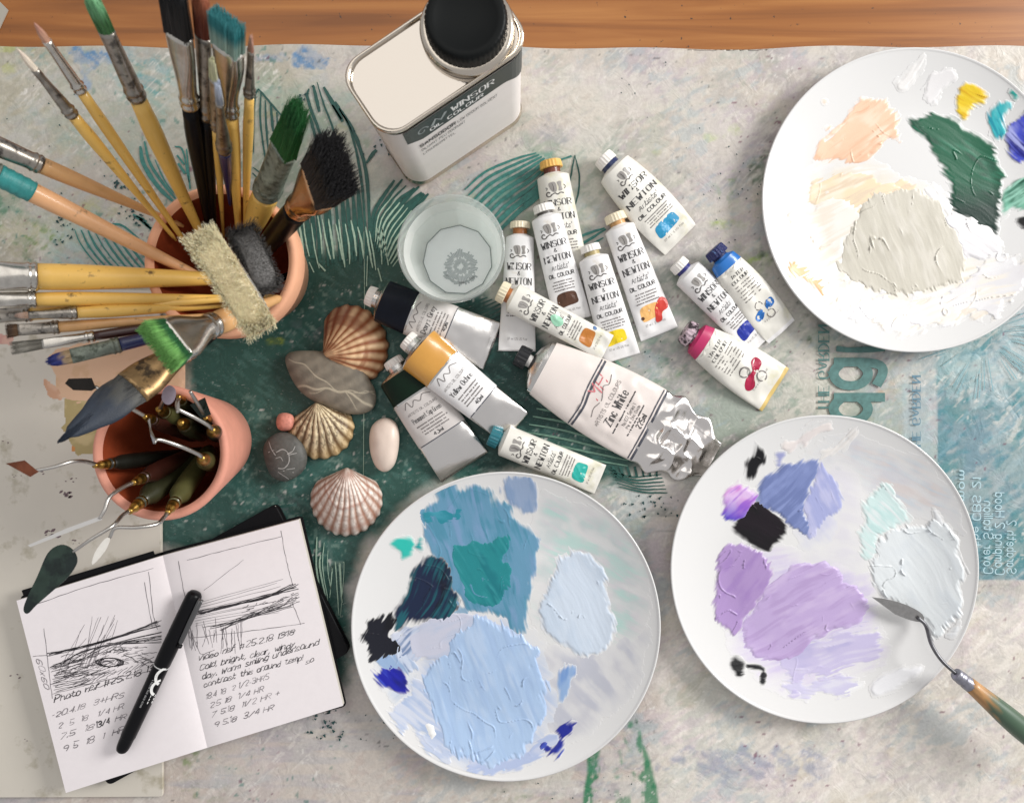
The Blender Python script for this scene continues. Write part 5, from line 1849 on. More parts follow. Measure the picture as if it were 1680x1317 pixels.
# left sketch
lt += [wob([(60, 990), (150, 960), (252, 932)], .9), wob([(244, 938), (252, 1010), (258, 1032)], .9), wob([(237, 955), (250, 1030)], .9), wob([(72, 1030), (80, 1100), (86, 1146)], .8), wob([(54, 1076), (78, 1074)], .8), wob([(86, 1138), (170, 1116), (258, 1098)], 1.0)]
for k in range(9):
    dk.append(wob([(80 + rg.uniform(-4, 4), 1074 + rg.uniform(-3, 3)), (130, 1062 + rg.uniform(-2, 2)), (190, 1046 + rg.uniform(-2, 2)), (262 + rg.uniform(-8, 6), 1022 + rg.uniform(-5, 5))], 1.1))
for k in range(10):
    x0 = rg.uniform(95, 170)
    dk.append(wob([(x0, 1088 - (x0 - 95) * .2 + rg.uniform(-6, 6)), (x0 + 45, 1066 - (x0 - 95) * .2), (265, 1040 + rg.uniform(-6, 16))], 1.0))
for k in range(46):
    x0, y0 = rg.uniform(80, 160), rg.uniform(1080, 1128)
    l = rg.uniform(14, 34)
    (dk if k % 3 == 0 else lt).append(wob([(x0, y0), (x0 + l * .9, y0 - l * .35)], .9))
for k in range(14):
    x0 = rg.uniform(88, 175)
    lt.append(wob([(x0, 1110 - (x0 - 88) * .25), (x0 + 10, 1085 - (x0 - 88) * .25), (x0 + rg.uniform(20, 46), 1062 - (x0 - 88) * .25 - rg.uniform(0, 40))], .6))
for k in range(46):
    x0 = rg.uniform(82, 240)
    y0 = 1088 - (x0 - 82) * .2 + rg.uniform(-10, 34)
    (dk if k % 2 else lt).append(wob([(x0, y0), (x0 + 10, y0 - 4), (x0 + rg.uniform(16, 34), y0 - rg.uniform(3, 9))], .9))
for k in range(7):
    dk.append(wob([(180 + 15 * math.cos(a + k) * (1 + .1 * k % 3), 1086 + 7 * math.sin(a + k)) for a in np.linspace(0, 6.3, 9)], 1.0))
for k in range(26):
    x0, y0 = rg.uniform(170, 250), rg.uniform(1052, 1092)
    (dk if k % 3 == 0 else lt).append(wob([(x0, y0), (x0 + rg.uniform(6, 26), y0 + rg.uniform(-4, 14))], .9))
for k in range(14):
    dk.append(wob([(85 + rg.uniform(0, 6), 1090 + k * 3.4), (110 + rg.uniform(0, 40), 1083 + k * 3.2)], .9))
for k in range(12):
    lt.append(wob([(130 + k * 9, 1126 - k * 2.5 + rg.uniform(-6, 0)), (146 + k * 9, 1112 - k * 2.5)], .8))
fnL = onpage(LP, .00016)
decal("pencil_sketch", *ribbon(lt), fnL, PENCIL, LP["o"])
decal("pencil_sketch", *ribbon(dk), onpage(LP, .00022), PENINK, LP["o"])
dk, lt = [], []
lt += [wob([(293, 920), (304, 985), (312, 1062)], .9), wob([(306, 919), (380, 900), (462, 880)], .9), wob([(461, 870), (470, 920), (480, 960)], .9), wob([(335, 968), (400, 918)], .6), wob([(312, 1046), (400, 1036), (500, 1022)], .9), wob([(480, 990), (494, 1024)], .9),
       wob([(322, 1052), (330, 1072), (352, 1066)], .8)]
for k in range(9):
    dk.append(wob([(322 + rg.uniform(-4, 10), 1006 + rg.uniform(-4, 4)), (370, 996 + rg.uniform(-3, 3)), (430, 980 + rg.uniform(-3, 3)), (486 + rg.uniform(-12, 4), 962 + rg.uniform(-5, 5))], 1.1))
for k in range(9):
    dk.append(wob([(320 + rg.uniform(0, 60), 1031 - rg.uniform(-3, 8)), (400, 1014 + rg.uniform(-4, 4)), (482 + rg.uniform(-20, 4), 990 + rg.uniform(-8, 8))], .9))
for k in range(40):
    x0 = rg.uniform(395, 480)
    y0 = 1010 - (x0 - 395) * .3 + rg.uniform(-12, 8)
    (dk if k % 2 else lt).append(wob([(x0, y0), (x0 + rg.uniform(4, 14), y0 - rg.uniform(2, 8))], .9))
for k in range(26):
    x0 = rg.uniform(310, 400)
    lt.append(wob([(x0, 1040 + rg.uniform(-30, 0)), (x0 + rg.uniform(-6, 8), 1050 + rg.uniform(-4, 22))], .7))
for k in range(10):
    lt.append(wob([(320, 990 + k * 4), (480 + rg.uniform(-30, 10), 950 + k * 6)], .6))
decal("pencil_sketch", *ribbon(lt), onpage(RP, .00016), PENCIL, RP["o"])
decal("pencil_sketch", *ribbon(dk), onpage(RP, .00022), PENINK, RP["o"])


def note(pgd, s, start, end, size, m=PENINK, w=1.0, slant=.45, jit=.5):
    size = size * .74
    stt, wd = text_strokes(s, size, "hand", jitter=jit, slant=slant, rg=rg, gap=1.1)
    a = np.array(start, float)
    e = np.array(end, float) - a
    L = np.linalg.norm(e)
    u = e / L
    up = np.array([u[1], -u[0]])
    k = L / wd
    out = []
    for pts, ws in stt:
        pr_ = rg.uniform(.6, 1.35)
        yy_ = 1 + rg.uniform(-.14, .14)
        out.append(([tuple(a + u * x * k + up * y * yy_) for x, y in pts], [q_ * w * pr_ * rg.uniform(.7, 1.25) for q_ in ws]))
    decal("handwriting", *ribbon(out), onpage(pgd, .00026), m, pgd["o"])


note(LP, "Photo ref #25.2.18 13", (88, 1153), (252, 1099), 13, w=1.25)
note(LP, "-20.4.18  3+HRS", (84, 1178), (202, 1143), 11, PENCIL, 1.1)
note(LP, "2  5  18   1/4 HR", (95, 1195), (202, 1162), 11, PENCIL)
note(LP, "7.5  18", (98, 1213), (152, 1196), 11, PENCIL, 1.1)
note(LP, "13/4", (158, 1194), (180, 1186), 13, INK, 1.9, jit=.1)
note(LP, "HR", (188, 1184), (206, 1178), 11, PENCIL, 1.1)
note(LP, "9 5  18  1  HR", (103, 1233), (202, 1201), 12, PENCIL, 1.2)
note(LP, "60x60", (59, 1080), (73, 1128), 11, PENCIL)
note(RP, "Video ref #25.2.18 13:18", (324, 1084), (482, 1040), 12, w=1.15)
note(RP, "Cold, bright, clear, windy,", (327, 1099), (486, 1060), 12, w=1.15)
note(RP, "day. Warm smiling undersound", (331, 1115), (522, 1057), 12, w=1.1)
note(RP, "contrast this around temp!", (334, 1127), (496, 1082), 12, w=1.1)
note(RP, "so", (500, 1090), (514, 1085), 9)
note(RP, "18.4 18  2 1/2-3HRS", (338, 1147), (441, 1113), 11, PENCIL, 1.1)
note(RP, "2.5 18  1/4 HR", (344, 1161), (432, 1134), 11, PENCIL)
note(RP, "7 5.18  11/2 HR +", (347, 1176), (458, 1141), 11, PENCIL, 1.1)
note(RP, "9 5.18  3/4 HR", (351, 1193), (448, 1164), 11, PENCIL, 1.15)

# ---- felt pen on the sketchbook
pen = thing("felt_pen", "black capped felt pen lying across the open sketchbook", "pen", P(260, 1100, .024))
PENB = mat("pen_black", (.004, .004, .005), .32, spec=.16)
a, b = P(198, 1233, .0300), P(322, 970, .0300)
dp = (b - a).normalized()
Lp = (b - a).length
ps = Vector((0, 0, 1)).cross(dp)
# image right-hand side of the pen
ps = -ps
ts = [0, .01, .025, .05, .09, .095, .10, .50, .535, .54, .55, .62, .95, .98, .995, 1.0]
rs = [.0028, .0044, .0052, .0056, .0058, .0060, .0062, .0066, .0066, .0062, .0068, .0070, .0068, .0062, .0046, .0022]
obj("barrel", *sweep([a + dp * (Lp * t) for t in ts], rs, seg=28), PENB, pen)
obj("cap_ring", *sweep([a + dp * (Lp * t) for t in (.535, .54)], [.00665, .00665], seg=28), mat("pen_ring", (.5, .5, .5), .4), pen)
cl = [a + dp * (Lp * t) + ps * .0075 + Vector((0, 0, h)) for t, h in ((.985, .004), (.97, .0052), (.84, .0054), (.72, .0050), (.70, .0040))]
obj("clip", *sweep(cl, [.0022, .0024, .0023, .0021, .0012], [.0009] * 5, side=ps, seg=12), mat("pen_clip", (.05, .05, .052), .18, coat=.8), pen)
obj("clip_stud", *sweep([a + dp * (Lp * t) + ps * .0072 + Vector((0, 0, .003)) for t in (.685, .70)], [.0026, .0026], seg=12), PENB, pen)


def pen_map(x, y):
    """x metres along the pen, y metres round it towards the picture's right"""
    r = .00668
    return a + dp * x + ps * (r * math.sin(y / r)) + Vector((0, 0, r * math.cos(y / r)))


st = [([(Lp * .575 + .0022 * math.cos(g), .0068 + .0022 * math.sin(g)) for g in np.linspace(0, 6.28, 14)], [.0022] * 14)]
for c0, r in ((.50, .0078), (.43, .0070)):
    st.append(([(Lp * c0 + r * math.cos(g), .0085 + r * .9 * math.sin(g)) for g in np.linspace(3.4, 6.0, 14)], [.0022] * 14))
for c0 in (.375, .355, .335):
    st.append(([(Lp * c0, .0042), (Lp * c0, .0095)], [.0020, .0020]))
decal("lettering", *ribbon(st), pen_map, WHITE, pen)
st = []
x = Lp * .30
while x < Lp * .47:
    st.append(([(x, -.0002), (x + .0003, .0012)], [.0005, .0004]))
    x += rnd.choice((.0009, .0012, .0018))
decal("small_print", *ribbon(st), pen_map, mat("pen_small_print", (.35, .35, .35), .5), pen)

# ================================================================== paint tubes
CAPW = mat("cap_white", lin((240, 236, 230)), .4, var=(60, .04))
LABW = mat("tube_label_white", lin((233, 231, 230)), .38, var=(50, .04), tint=(45, lin((214, 204, 186)), .70))
LABC = mat("tube_label_cream", lin((226, 223, 214)), .38, var=(50, .05), tint=(40, lin((212, 208, 182)), .66))
LABG = mat("tube_label_grey", lin((206, 200, 196)), .4, var=(50, .04))
FOIL = mat("tube_foil", (0.86, 0.83, 0.80), .27, 1.0, bump=(70, .25))
GREYINK = mat("emblem_ink", lin((150, 146, 142)), .45)
tube_n = [0]


class Tube:
    """collapsible tube lying on the table; all pixel lengths are photograph pixels"""

    def __init__(self, label, cap, sh, end, w0, w1, z0=.0007, z1=.0007, hk=.78, crumple=0.0, group="oil paint tubes", flatten=.85, wmid=None, bend=0.0, sd=None):
        tube_n[0] += 1
        self.sd = sd or 300 + tube_n[0] * 7
        self.cap, self.sh, self.end = np.array(cap, float), np.array(sh, float), np.array(end, float)
        self.L = np.linalg.norm(self.end - self.sh)
        self.zc = (z0 + z1) / 2 + .007
        k = S * (H - self.zc) / H
        self.k = k
        A, B = P(*self.sh, self.zc), P(*self.end, self.zc)
        self.A = Vector((A.x, A.y, 0))
        self.ax = (Vector((B.x, B.y, 0)) - self.A).normalized()
        self.Lw = (Vector((B.x, B.y, 0)) - self.A).length
        self.side = Vector((0, 0, 1)).cross(self.ax)
        self.w0, self.w1 = w0 * k / 2, w1 * k / 2
        self.wm = (wmid * k / 2) if wmid else None
        self.h0 = self.w0 * hk
        self.z0, self.z1 = z0, z1
        self.crumple, self.flatten, self.bend = crumple, flatten, bend * k
        M = self.A + self.ax * self.Lw * .5
        self.root = thing("paint_tube", label, "paint tube", (M.x, M.y, min(z0, z1)), group)

    def wid(self, u):
        if self.wm:
            return self.w0 * (1 - u) * (1 - 2 * u) + 4 * self.wm * u * (1 - u) + self.w1 * u * (2 * u - 1)
        return self.w0 + (self.w1 - self.w0) * u

    def hgt(self, u):
        return max(self.h0 * (1 - max(u, 0) ** (1 / self.flatten) * .97) ** .9, .0006)

    def pt(self, u, v, up):
        """u along 0..1, v across -1..1, up=+1 top / -1 bottom"""
        w, h = self.wid(u), self.hgt(u)
        zb = self.z0 + (self.z1 - self.z0) * u
        s_ = math.sqrt(max(1 - abs(v) ** 2.3, 0))
        z = zb + h + up * h * s_
        x, y = u * self.Lw, v * w
        off = self.bend * math.sin(math.pi * min(max(u, 0), 1))
        if self.crumple and up > 0:
            e = ss(.0, .2, u)
            q = sf(x * 90 + 3, y * 140, 3, self.sd) - .5
            r_ = abs(sf(x * 55 + y * 40, y * 70 - x * 30, 3, self.sd + 3) - .5)
            z += e * s_ * self.crumple * (q * 1.5 + (.22 - r_) * 1.1)
        return self.A + self.ax * x + self.side * (y + off) + Vector((0, 0, max(z, zb)))

    def zone(self, name, u0, u1, m, n=14, seg=30, label=None, close=False):
        us = np.linspace(u0, u1, n)
        V = []
        for u in us:
            for k in range(seg):
                a = 2 * math.pi * k / seg
                c = math.cos(a)
                V.append(self.pt(u, np.sign(c) * abs(c) ** .9, 1 if math.sin(a) >= 0 else -1))
        F = [tuple(f) for f in grid_faces(n, seg, True)]
        if close:
            F.append(tuple(range((n - 1) * seg, n * seg)))
        o = obj(name, V, F, m, self.root, label=label)
        if name in ('tube_body', 'paper_label'):
            self.face = o
        return o

    def shoulder(self, m, neck=.42, len_px=9, neckm=None, neck_px=8):
        """cone from the body to the threaded neck"""
        w = self.w0
        rn = w * neck
        zc = self.z0 + self.h0
        L1, L2 = len_px * self.k, neck_px * self.k
        pts, ra, rb = [], [], []
        for t, r in ((0, 1.0), (.25, .93), (.7, .66), (1, neck)):
            pts.append(self.A - self.ax * (L1 * t) + Vector((0, 0, zc)))
            ra.append(w * r)
            rb.append(max(self.h0 * r, rn))
        obj("shoulder", *sweep(pts, ra, rb, self.side, 30, cap=False), m, self.root)
        pts, rr = [], []
        for i in range(13):
            t = i / 12
            pts.append(self.A - self.ax * (L1 * .9 + L2 * t) + Vector((0, 0, zc)))
            rr.append(rn * (.96 if i % 2 else 1.06))
        obj("neck", *sweep(pts, rr, rr, self.side, 20), neckm or m, self.root)

    def screw_cap(self, m, r0_px, r1_px, len_px, off_px, label=None):
        """ridged cap; r0 near the tube, r1 at the free end, off = gap from the shoulder line"""
        zc = self.z0 + max(self.h0, r0_px * self.k)
        pts, ra = [], []
        pr = ((0, .93), (.04, 1), (.35, 1), (.8, 1), (.95, .96), (1, .86))
        seg = 40
        V = []
        up = Vector((0, 0, 1))
        for t, q in pr:
            r = (r0_px + (r1_px - r0_px) * t) * self.k * q
            c = self.A - self.ax * ((off_px + len_px * t) * self.k) + up * zc
            for k in range(seg):
                a = 2 * math.pi * k / seg
                rr = r * (1.0 if (k % 2 or not .02 < t < .9) else .955)
                V.append(c + self.side * (rr * math.cos(a)) + up * (rr * math.sin(a)))
        F = [tuple(f) for f in grid_faces(len(pr), seg, True)]
        n = len(pr)
        F.append(tuple(range((n - 1) * seg, n * seg)))
        F.append(tuple(range(seg - 1, -1, -1)))
        return obj("screw_cap", V, F, m, self.root, smooth=False, label=label)

    def fn(self, dz=.00018):
        def f(x, d):
            """x px across (reading right), d px along from the shoulder"""
            u = d / self.L
            w = self.wid(u) / self.k
            v = max(min(x / w, .995), -.995)
            p = self.pt(u, v, 1)
            return p + Vector((0, 0, dz)) + self.side * (dz * v)
        return f

    def text(self, s, d, size, width=None, style="sans", m=INK, x0=None, name="lettering", slant=0.0, dz=.00018):
        stt, wd = text_strokes(s, size, style, slant=slant)
        k = (width / wd) if width else 1
        w = wd * k
        xs = -w / 2 if x0 is None else x0
        Vt, Ft = ribbon(stt)
        decal(name, [(xs + a * k, d - b) for a, b in Vt], Ft, self.fn(dz), m, self.face)

    def smalltext(self, d, lines, width, h=2.2, gap=4.6, m=INK, dens=.85):
        st = []
        for r in range(lines):
            x = -width / 2 * rnd.uniform(.75, 1)
            e = width / 2 * rnd.uniform(.7, 1)
            while x < e:
                l = rnd.uniform(1.2, 2.6)
                st.append(([(x, d + r * gap), (x + l * .4, d + r * gap - h * .25), (x + l, d + r * gap)], [h * .75, h, h * .7]))
                x += l + (.7 if rnd.random() < dens else 2.2)
        decal("small_print", *ribbon(st), self.fn(), m, self.face)

    def blobs(self, name, polys, m, dz=.00016, label=None):
        V, F = [], []
        for poly in polys:
            v, f = blob2d(smooth_loop(poly, 3), 4)
            o = len(V)
            V += v
            F += [tuple(i + o for i in q) for q in f]
        decal(name, V, F, self.fn(dz), m, self.face, label=label)

    def strokes(self, name, lines, m, dz=.0002):
        decal(name, *ribbon([(smooth_line(p, 5), [w] * len(smooth_line(p, 5))) for p, w in lines]), self.fn(dz), m, self.face)

    def emblem(self, d, k):
        """winged-beast crest with scrolls, drawn k px half-wide at distance d"""
        self.blobs("emblem", [[(-.62 * k, d - .55 * k), (-.05 * k, d - .62 * k), (.1 * k, d - .2 * k), (0, d + .3 * k), (-.35 * k, d + .28 * k), (-.55 * k, d - .05 * k)],
                              [(.18 * k, d - .55 * k), (.6 * k, d - .6 * k), (.55 * k, d - .2 * k), (.62 * k, d + .2 * k), (.25 * k, d + .25 * k), (.3 * k, d - .1 * k)]], GREYINK)
        sc = [(-.75 * k + .3 * k * math.cos(t) * (1 - t / 10), d + .42 * k + .3 * k * math.sin(t) * (1 - t / 10)) for t in np.linspace(.2, 6, 16)]
        self.strokes("emblem_scroll", [(sc, k * .11), ([(-.5 * k, d + .55 * k), (-.15 * k, d + .42 * k), (.1 * k, d + .56 * k), (.4 * k, d + .42 * k), (.7 * k, d + .5 * k)], k * .10),
                                       ([(-.3 * k, d - .5 * k), (-.2 * k, d - .1 * k), (-.25 * k, d + .2 * k)], k * .06), ([(.8 * k, d - .3 * k), (.95 * k, d - .1 * k), (.82 * k, d + .1 * k)], k * .07),
                                       ([(-.95 * k, d - .2 * k), (-.8 * k, d - .1 * k), (-.92 * k, d + .05 * k)], k * .07)], mat("emblem_dark", lin((92, 88, 86)), .5))

    def wn(self, swatch, sw_poly=None, frm=0.0, pos=None, body=LABW, txt=INK, logo=True):
        """the printed face shared by the white tubes"""
        L = self.L
        p = pos or dict(logo=.13, a=.285, amp=.335, b=.415, art=.50, oil=.565, sm=.61, sw=.785, ml=.90)
        W_ = lambda u: self.wid(u) / self.k
        if logo:
            self.emblem(L * p['logo'], min(W_(p['logo']) * .64, L * .098))
        cs = L * .056
        self.text("WINSOR", L * p['a'], cs, W_(p['a']) * 1.50, "serif", txt)
        self.text("&", L * p['amp'], cs * .62, None, "serif", txt)
        self.text("NEWTON", L * p['b'], cs, W_(p['b']) * 1.54, "serif", txt)
        self.text("Artists'", L * p['art'], cs * .95, W_(p['art']) * 1.0, "hand", txt, slant=.3)
        self.text("OIL COLOUR", L * p['oil'], cs * .62, W_(p['oil']) * 1.45, "bold", txt)
        self.smalltext(L * p['sm'], 4, W_(p['sm']) * 1.35, L * .0125, L * .027, mat("small_print_tube", lin((120, 114, 112)), .6))
        w = W_(p['sw'])
        d = L * p['sw']
        if swatch:
            sp_ = sw_poly or [(-.5, -.055), (-.1, -.07), (.45, -.06), (.55, .0), (.5, .05), (.0, .06), (-.55, .065), (-.6, .0)]
            self.blobs("colour_swatch", [[(x * w, d + y * L) for x, y in sp_]], mat("swatch_%d_%d_%d" % swatch, lin(swatch), .4))
        self.text("37 ml 1.25 US fl.oz", L * p['ml'], L * .020, w * 1.1, "sans", mat("small_print_tube", lin((120, 114, 112)), .6))


def wn_tube(label, cap, sh, end, w0, w1, swatch, capm, neckm, z0=.0007, z1=.0007, capr=(15.5, 14.5), capl=13, off=14, body=LABW, crumple=.0022, sw_poly=None, hk=.72, wmid=None, pos=None, bend=0, neck=.5, logo=True, nopr=False):
    t = Tube(label, cap, sh, end, w0, w1, z0, z1, hk, crumple, wmid=wmid, bend=bend)
    t.zone("tube_body", 0, .965, body, n=44, seg=44)
    t.zone("crimp", .965, 1.0, body, n=3, close=True)
    t.shoulder(body, neck, 6, neckm, off - 4)
    t.screw_cap(capm, capr[0], capr[1], capl, off)
    if not nopr:
        t.wn(swatch, sw_poly, pos=pos, logo=logo)
    return t


RUST = mat("neck_rust", lin((176, 108, 52)), .4, coat=.3, var=(200, .3))
RED_ = mat("neck_redbrown", lin((120, 58, 36)), .4, coat=.3, var=(200, .3))
CAPY = mat("cap_stained_yellow", lin((232, 182, 96)), .4, var=(120, .15))
CAPC = mat("cap_cream", lin((236, 224, 196)), .4, var=(80, .06))
NAVYP = mat("neck_navy", lin((26, 44, 92)), .35, coat=.4)
NECKG = mat("neck_grey", lin((96, 92, 88)), .4)
TANP = mat("neck_tan", lin((214, 164, 104)), .4, coat=.3)

wn_tube("white paint tube with a rust-brown neck and stained yellow cap", (904, 262), (907, 292), (937, 462), 53, 68, None, CAPY, RED_, .0007, .0007, (19, 17.5), 13, 14, LABC)
wn_tube("white paint tube with a cyan-blue swatch and navy neck, nearest the upper plate", (977, 250), (1007, 280), (1119, 392), 62, 72, (44, 146, 190), CAPW, NAVYP, .0007, .0007, (18, 17), 16, 13, LABC, wmid=80)
wn_tube("white paint tube with an orange neck, left of the others and touching the glass", (853, 362), (853, 391), (848, 576), 46, 62, None, CAPC, RUST, .0007, .0007, (17, 16.5), 11, 15, LABW)
wn_tube("white paint tube with a dark brown swatch and a plain white cap", (888, 334), (896, 360), (942, 526), 50, 62, (86, 56, 40), CAPW, NECKG, .0085, .0040, (17.5, 16.5), 13, 10, LABW)
t11 = wn_tube("white paint tube stained orange and red on its swatch, under the cyan one", (1003, 348), (1016, 376), (1084, 548), 50, 66, (244, 190, 118), CAPC, TANP, .0007, .0007, (18, 17), 14, 12, LABW)
d_ = t11.L * .79
t11.blobs("paint_stain", [[(8, d_ - 6), (20, d_ - 18), (30, d_ - 12), (28, d_ + 2), (16, d_ + 6), (12, d_ + 18), (2, d_ + 18), (4, d_ + 6)]], mat("red_stain", lin((206, 62, 50)), .35), .0003, "red paint smeared on the label")
t11.blobs("paint_stain", [[(-20, d_ + 4), (-16, d_ + 2), (-14, d_ + 6), (-18, d_ + 8)]], mat("dark_stain", lin((92, 56, 30)), .4), .0003)
wn_tube("white paint tube with a bright yellow swatch and white cap", (964, 400), (973, 426), (1022, 588), 50, 64, (242, 212, 34), CAPW, mat("neck_olive", lin((186, 170, 120)), .4), .0040, .0012, (17, 16), 12, 12, LABW)
t12 = wn_tube("white paint tube with an ochre swatch, lying slantwise over its neighbours", (816, 478), (842, 489), (998, 570), 50, 46, (188, 118, 48), CAPC, RUST, .0120, .0100, (18.5, 17.5), 14, 12, LABC, crumple=.0022, hk=.62)
t12.blobs("paint_smudge", [[(-6, 74), (2, 68), (8, 76), (6, 88), (-2, 92), (-9, 84)]], mat("mint_smudge", lin((150, 204, 174)), .4), .0003, "mint green smudge on the label")
t12.blobs("paint_smudge", [[(16, 140), (21, 139), (20, 145), (16, 145)]], mat("blue_smudge", lin((70, 110, 160)), .4), .0003)
t13 = wn_tube("white paint tube with an ultramarine swatch and a blue-smeared white cap", (1104, 424), (1127, 449), (1252, 566), 52, 54, (34, 52, 156), CAPW, mat("neck_ultramarine", lin((40, 44, 128)), .35, coat=.4), .0007, .0007, (16.5, 15.5), 14, 12, LABW)
t5 = wn_tube("white paint tube with a turquoise swatch and teal cap beside the blue plate", (796, 716), (828, 722), (986, 788), 52, 52, (40, 172, 160), mat("cap_teal", lin((34, 112, 124)), .35, coat=.3, tint=(160, lin((176, 206, 220)), .64)), mat("neck_teal", lin((40, 120, 130)), .35), .0007, .0007, (18.5, 17.5), 17, 9, LABC)

# ---- older tubes of another make with a coloured band


def band_tube(label, cap, sh, end, w0, w1, bandm, z0, z1, name, u_band=.25, u_label=.66, wmid=None, label_m=LABW, tall=.74, crumple=.0014, lines=("Michael", "ARTISTS OIL COLOURS"), gap=4):
    t = Tube(label, cap, sh, end, w0, w1, z0, z1, tall, crumple, wmid=wmid)
    t.zone("colour_band", 0, u_band, bandm, 8)
    t.zone("paper_label", u_band, u_label, label_m, 24, 44)
    t.zone("foil_end", u_label, .955, FOIL, 16)
    t.zone("crimp", .955, 1, FOIL, 3, close=True)
    t.shoulder(SILVER, .42, 8, SILVER, 8)
    t.screw_cap(CAPW, 17, 16, 13, 14)
    L = t.L
    w = t.wid(u_band) / t.k
    grey = mat("small_print_tube", lin((120, 114, 112)), .6)
    t.strokes("label_rule", [([(-w * .97, L * u_band + 1), (0, L * u_band + 1), (w * .97, L * u_band + 1)], 3.0)], SILVER)
    t.strokes("label_rule", [([(-w * .97, L * u_label), (0, L * u_label), (w * .97, L * u_label)], 1.6)], mat("rule_dark", lin((72, 74, 84)), .5))
    q_ = u_label - u_band
    t.strokes("signature", [([(-w * .6, L * (u_band + q_ * .18)), (-w * .4, L * (u_band + q_ * .06)), (-w * .3, L * (u_band + q_ * .2)), (-w * .1, L * (u_band + q_ * .1)), (w * .1, L * (u_band + q_ * .17)), (w * .3, L * (u_band + q_ * .08)), (w * .6, L * (u_band + q_ * .14))], 1.3)], grey)
    t.text("ARTISTS OIL COLOURS", L * (u_band + q_ * .34), L * .022, w * 1.3, "sans", grey)
    t.text(name, L * (u_band + q_ * .52), L * .043, w * 1.25, "serif", INK)
    t.smalltext(L * (u_band + q_ * .62), 4, w * 1.3, L * .013, L * .028, grey)
    t.text("40ml", L * (u_band + q_ * .94), L * .03, w * .4, "bold", INK)
    return t


band_tube("paint tube with a near-black navy band, resting on the orange shell", (601, 480), (632, 496), (808, 568), 70, 84, mat("band_navy", lin((14, 18, 30)), .35, spec=.2, var=(80, .2)), .0120, .0012, "Davys Grey", .26, .60, label_m=LABG, crumple=.0018)
band_tube("paint tube with a dark green band, its corner by the teal-capped tube", (638, 580), (660, 612), (762, 768), 78, 92, mat("band_green", lin((12, 32, 20)), .35, spec=.2, var=(80, .2)), .0007, .0007, "Permanent Sap Green", .22, .64, label_m=LABG, wmid=88)
band_tube("paint tube with an ochre yellow band lying over the dark green one", (664, 550), (690, 574), (846, 704), 80, 66, mat("band_ochre", lin((206, 150, 68)), .35, coat=.3, var=(80, .06)), .0140, .0060, "Yellow Ochre", .24, .66, label_m=LABW)

# ---- big crumpled tube of zinc white
z = Tube("large crumpled tube of white paint with a black cap and bare foil end", (856, 584), (885, 601), (1172, 756), 92, 104, .0007, .0007, .46, .0022, wmid=132, flatten=.95)
z.zone("front_label", 0.02, .27, mat("zinc_label", lin((228, 218, 212)), .3, var=(30, .03)), 10)
z.zone("paper_label", .27, .62, mat("zinc_label", lin((228, 218, 212)), .3, var=(30, .03)), 30, 60)
z.zone("shoulder_wrap", -.0, .02, SILVER, 3)


def crumpled(t, u0, u1, m, amp):
    """foil end pressed into facets"""
    nu, nv_ = 90, 90
    V = []
    us = np.linspace(u0, u1, nu)
    for u in us:
        for j in range(nv_):
            v = -1 + 2 * j / (nv_ - 1)
            cr_, t.crumple = t.crumple, 0
            p = t.pt(u, v * .999, 1)
            t.crumple = cr_
            x, y = u * t.L, v * t.wid(u) / t.k
            # folded facets: ridged, warped noise
            wx = x + 14 * (sf(x / 34, y / 34, 2, 5) - .5)
            wy = y + 14 * (sf(x / 34 + 9, y / 34, 2, 6) - .5)
            r1 = .5 - 2.4 * abs(s1(wx / 36, wy / 44, 15) - .5)
            r2 = .5 - 2.4 * abs(s1(wx / 20 + 4, wy / 26, 16) - .5)
            r3 = .5 - 2.4 * abs(s1(wx / 9, wy / 9 + 7, 17) - .5)
            e = (ss(u0, u0 + .08, u)) * (1 - abs(v) ** 4) * (1 - .6 * (ss(.9, 1, u)))
            wv = 1 + .10 * math.sin(u * 37) * (ss(u0, u0 + .1, u)) * abs(v) ** 3 - (.30 * (ss(.72, 1, u)) ** 2) * abs(v)
            c = t.A + t.ax * (u * t.Lw)
            q = Vector((c.x + t.side.x * (v * t.wid(u) * wv), c.y + t.side.y * (v * t.wid(u) * wv), max(p.z + amp * e * (r1 + .45 * r2 + .05 * r3), .0012)))
            V.append(q)
    return obj("foil_end", V, grid_faces(nu, nv_)[:, ::-1].copy(), m, t.root)


crumpled(z, .618, 1.0, mat("crumpled_foil", (0.86, 0.82, 0.79), .22, 1.0), .0064)
z.shoulder(SILVER, .22, 16, mat("neck_paint_white", lin((214, 210, 206)), .5, bump=(900, .6)), 12)
z.screw_cap(mat("cap_black_ridged", (.012, .013, .015), .35), 19, 18, 20, 22)
Lz = z.L
wz = lambda u: z.wid(u) / z.k
for u in (.27, .62):
    for dd_, ww in ((-3.5, 2.2), (2.5, 3.6)):
        z.strokes("label_rule", [([(-wz(u) * .96, Lz * u + dd_), (-wz(u) * .4, Lz * u + dd_ + (3 if u < .5 else 0)), (0, Lz * u + dd_), (wz(u) * .5, Lz * u + dd_ - 1), (wz(u) * .96, Lz * u + dd_)], ww)], mat("rule_dark", lin((72, 74, 84)), .5), .0003)
pink = mat("monogram_pink", lin((216, 120, 126)), .5)
z.text("MH", Lz * .335, 22, 34, "hand", pink, x0=-4, slant=.3, dz=.0003)
z.strokes("signature", [([(-32, Lz * .345), (-18, Lz * .335), (0, Lz * .35), (20, Lz * .325), (28, Lz * .345), (44, Lz * .335)], 1.2)], mat("small_print_tube", lin((120, 114, 112)), .6), .0003)
z.text("ARTISTS OIL COLOURS", Lz * .395, 6.5, 82, "sans", mat("small_print_tube", lin((120, 114, 112)), .6), dz=.0003)
z.text("Zinc White", Lz * .455, 14, 62, "serif", INK, dz=.0003)
z.smalltext(Lz * .482, 1, 96, 3, 6)
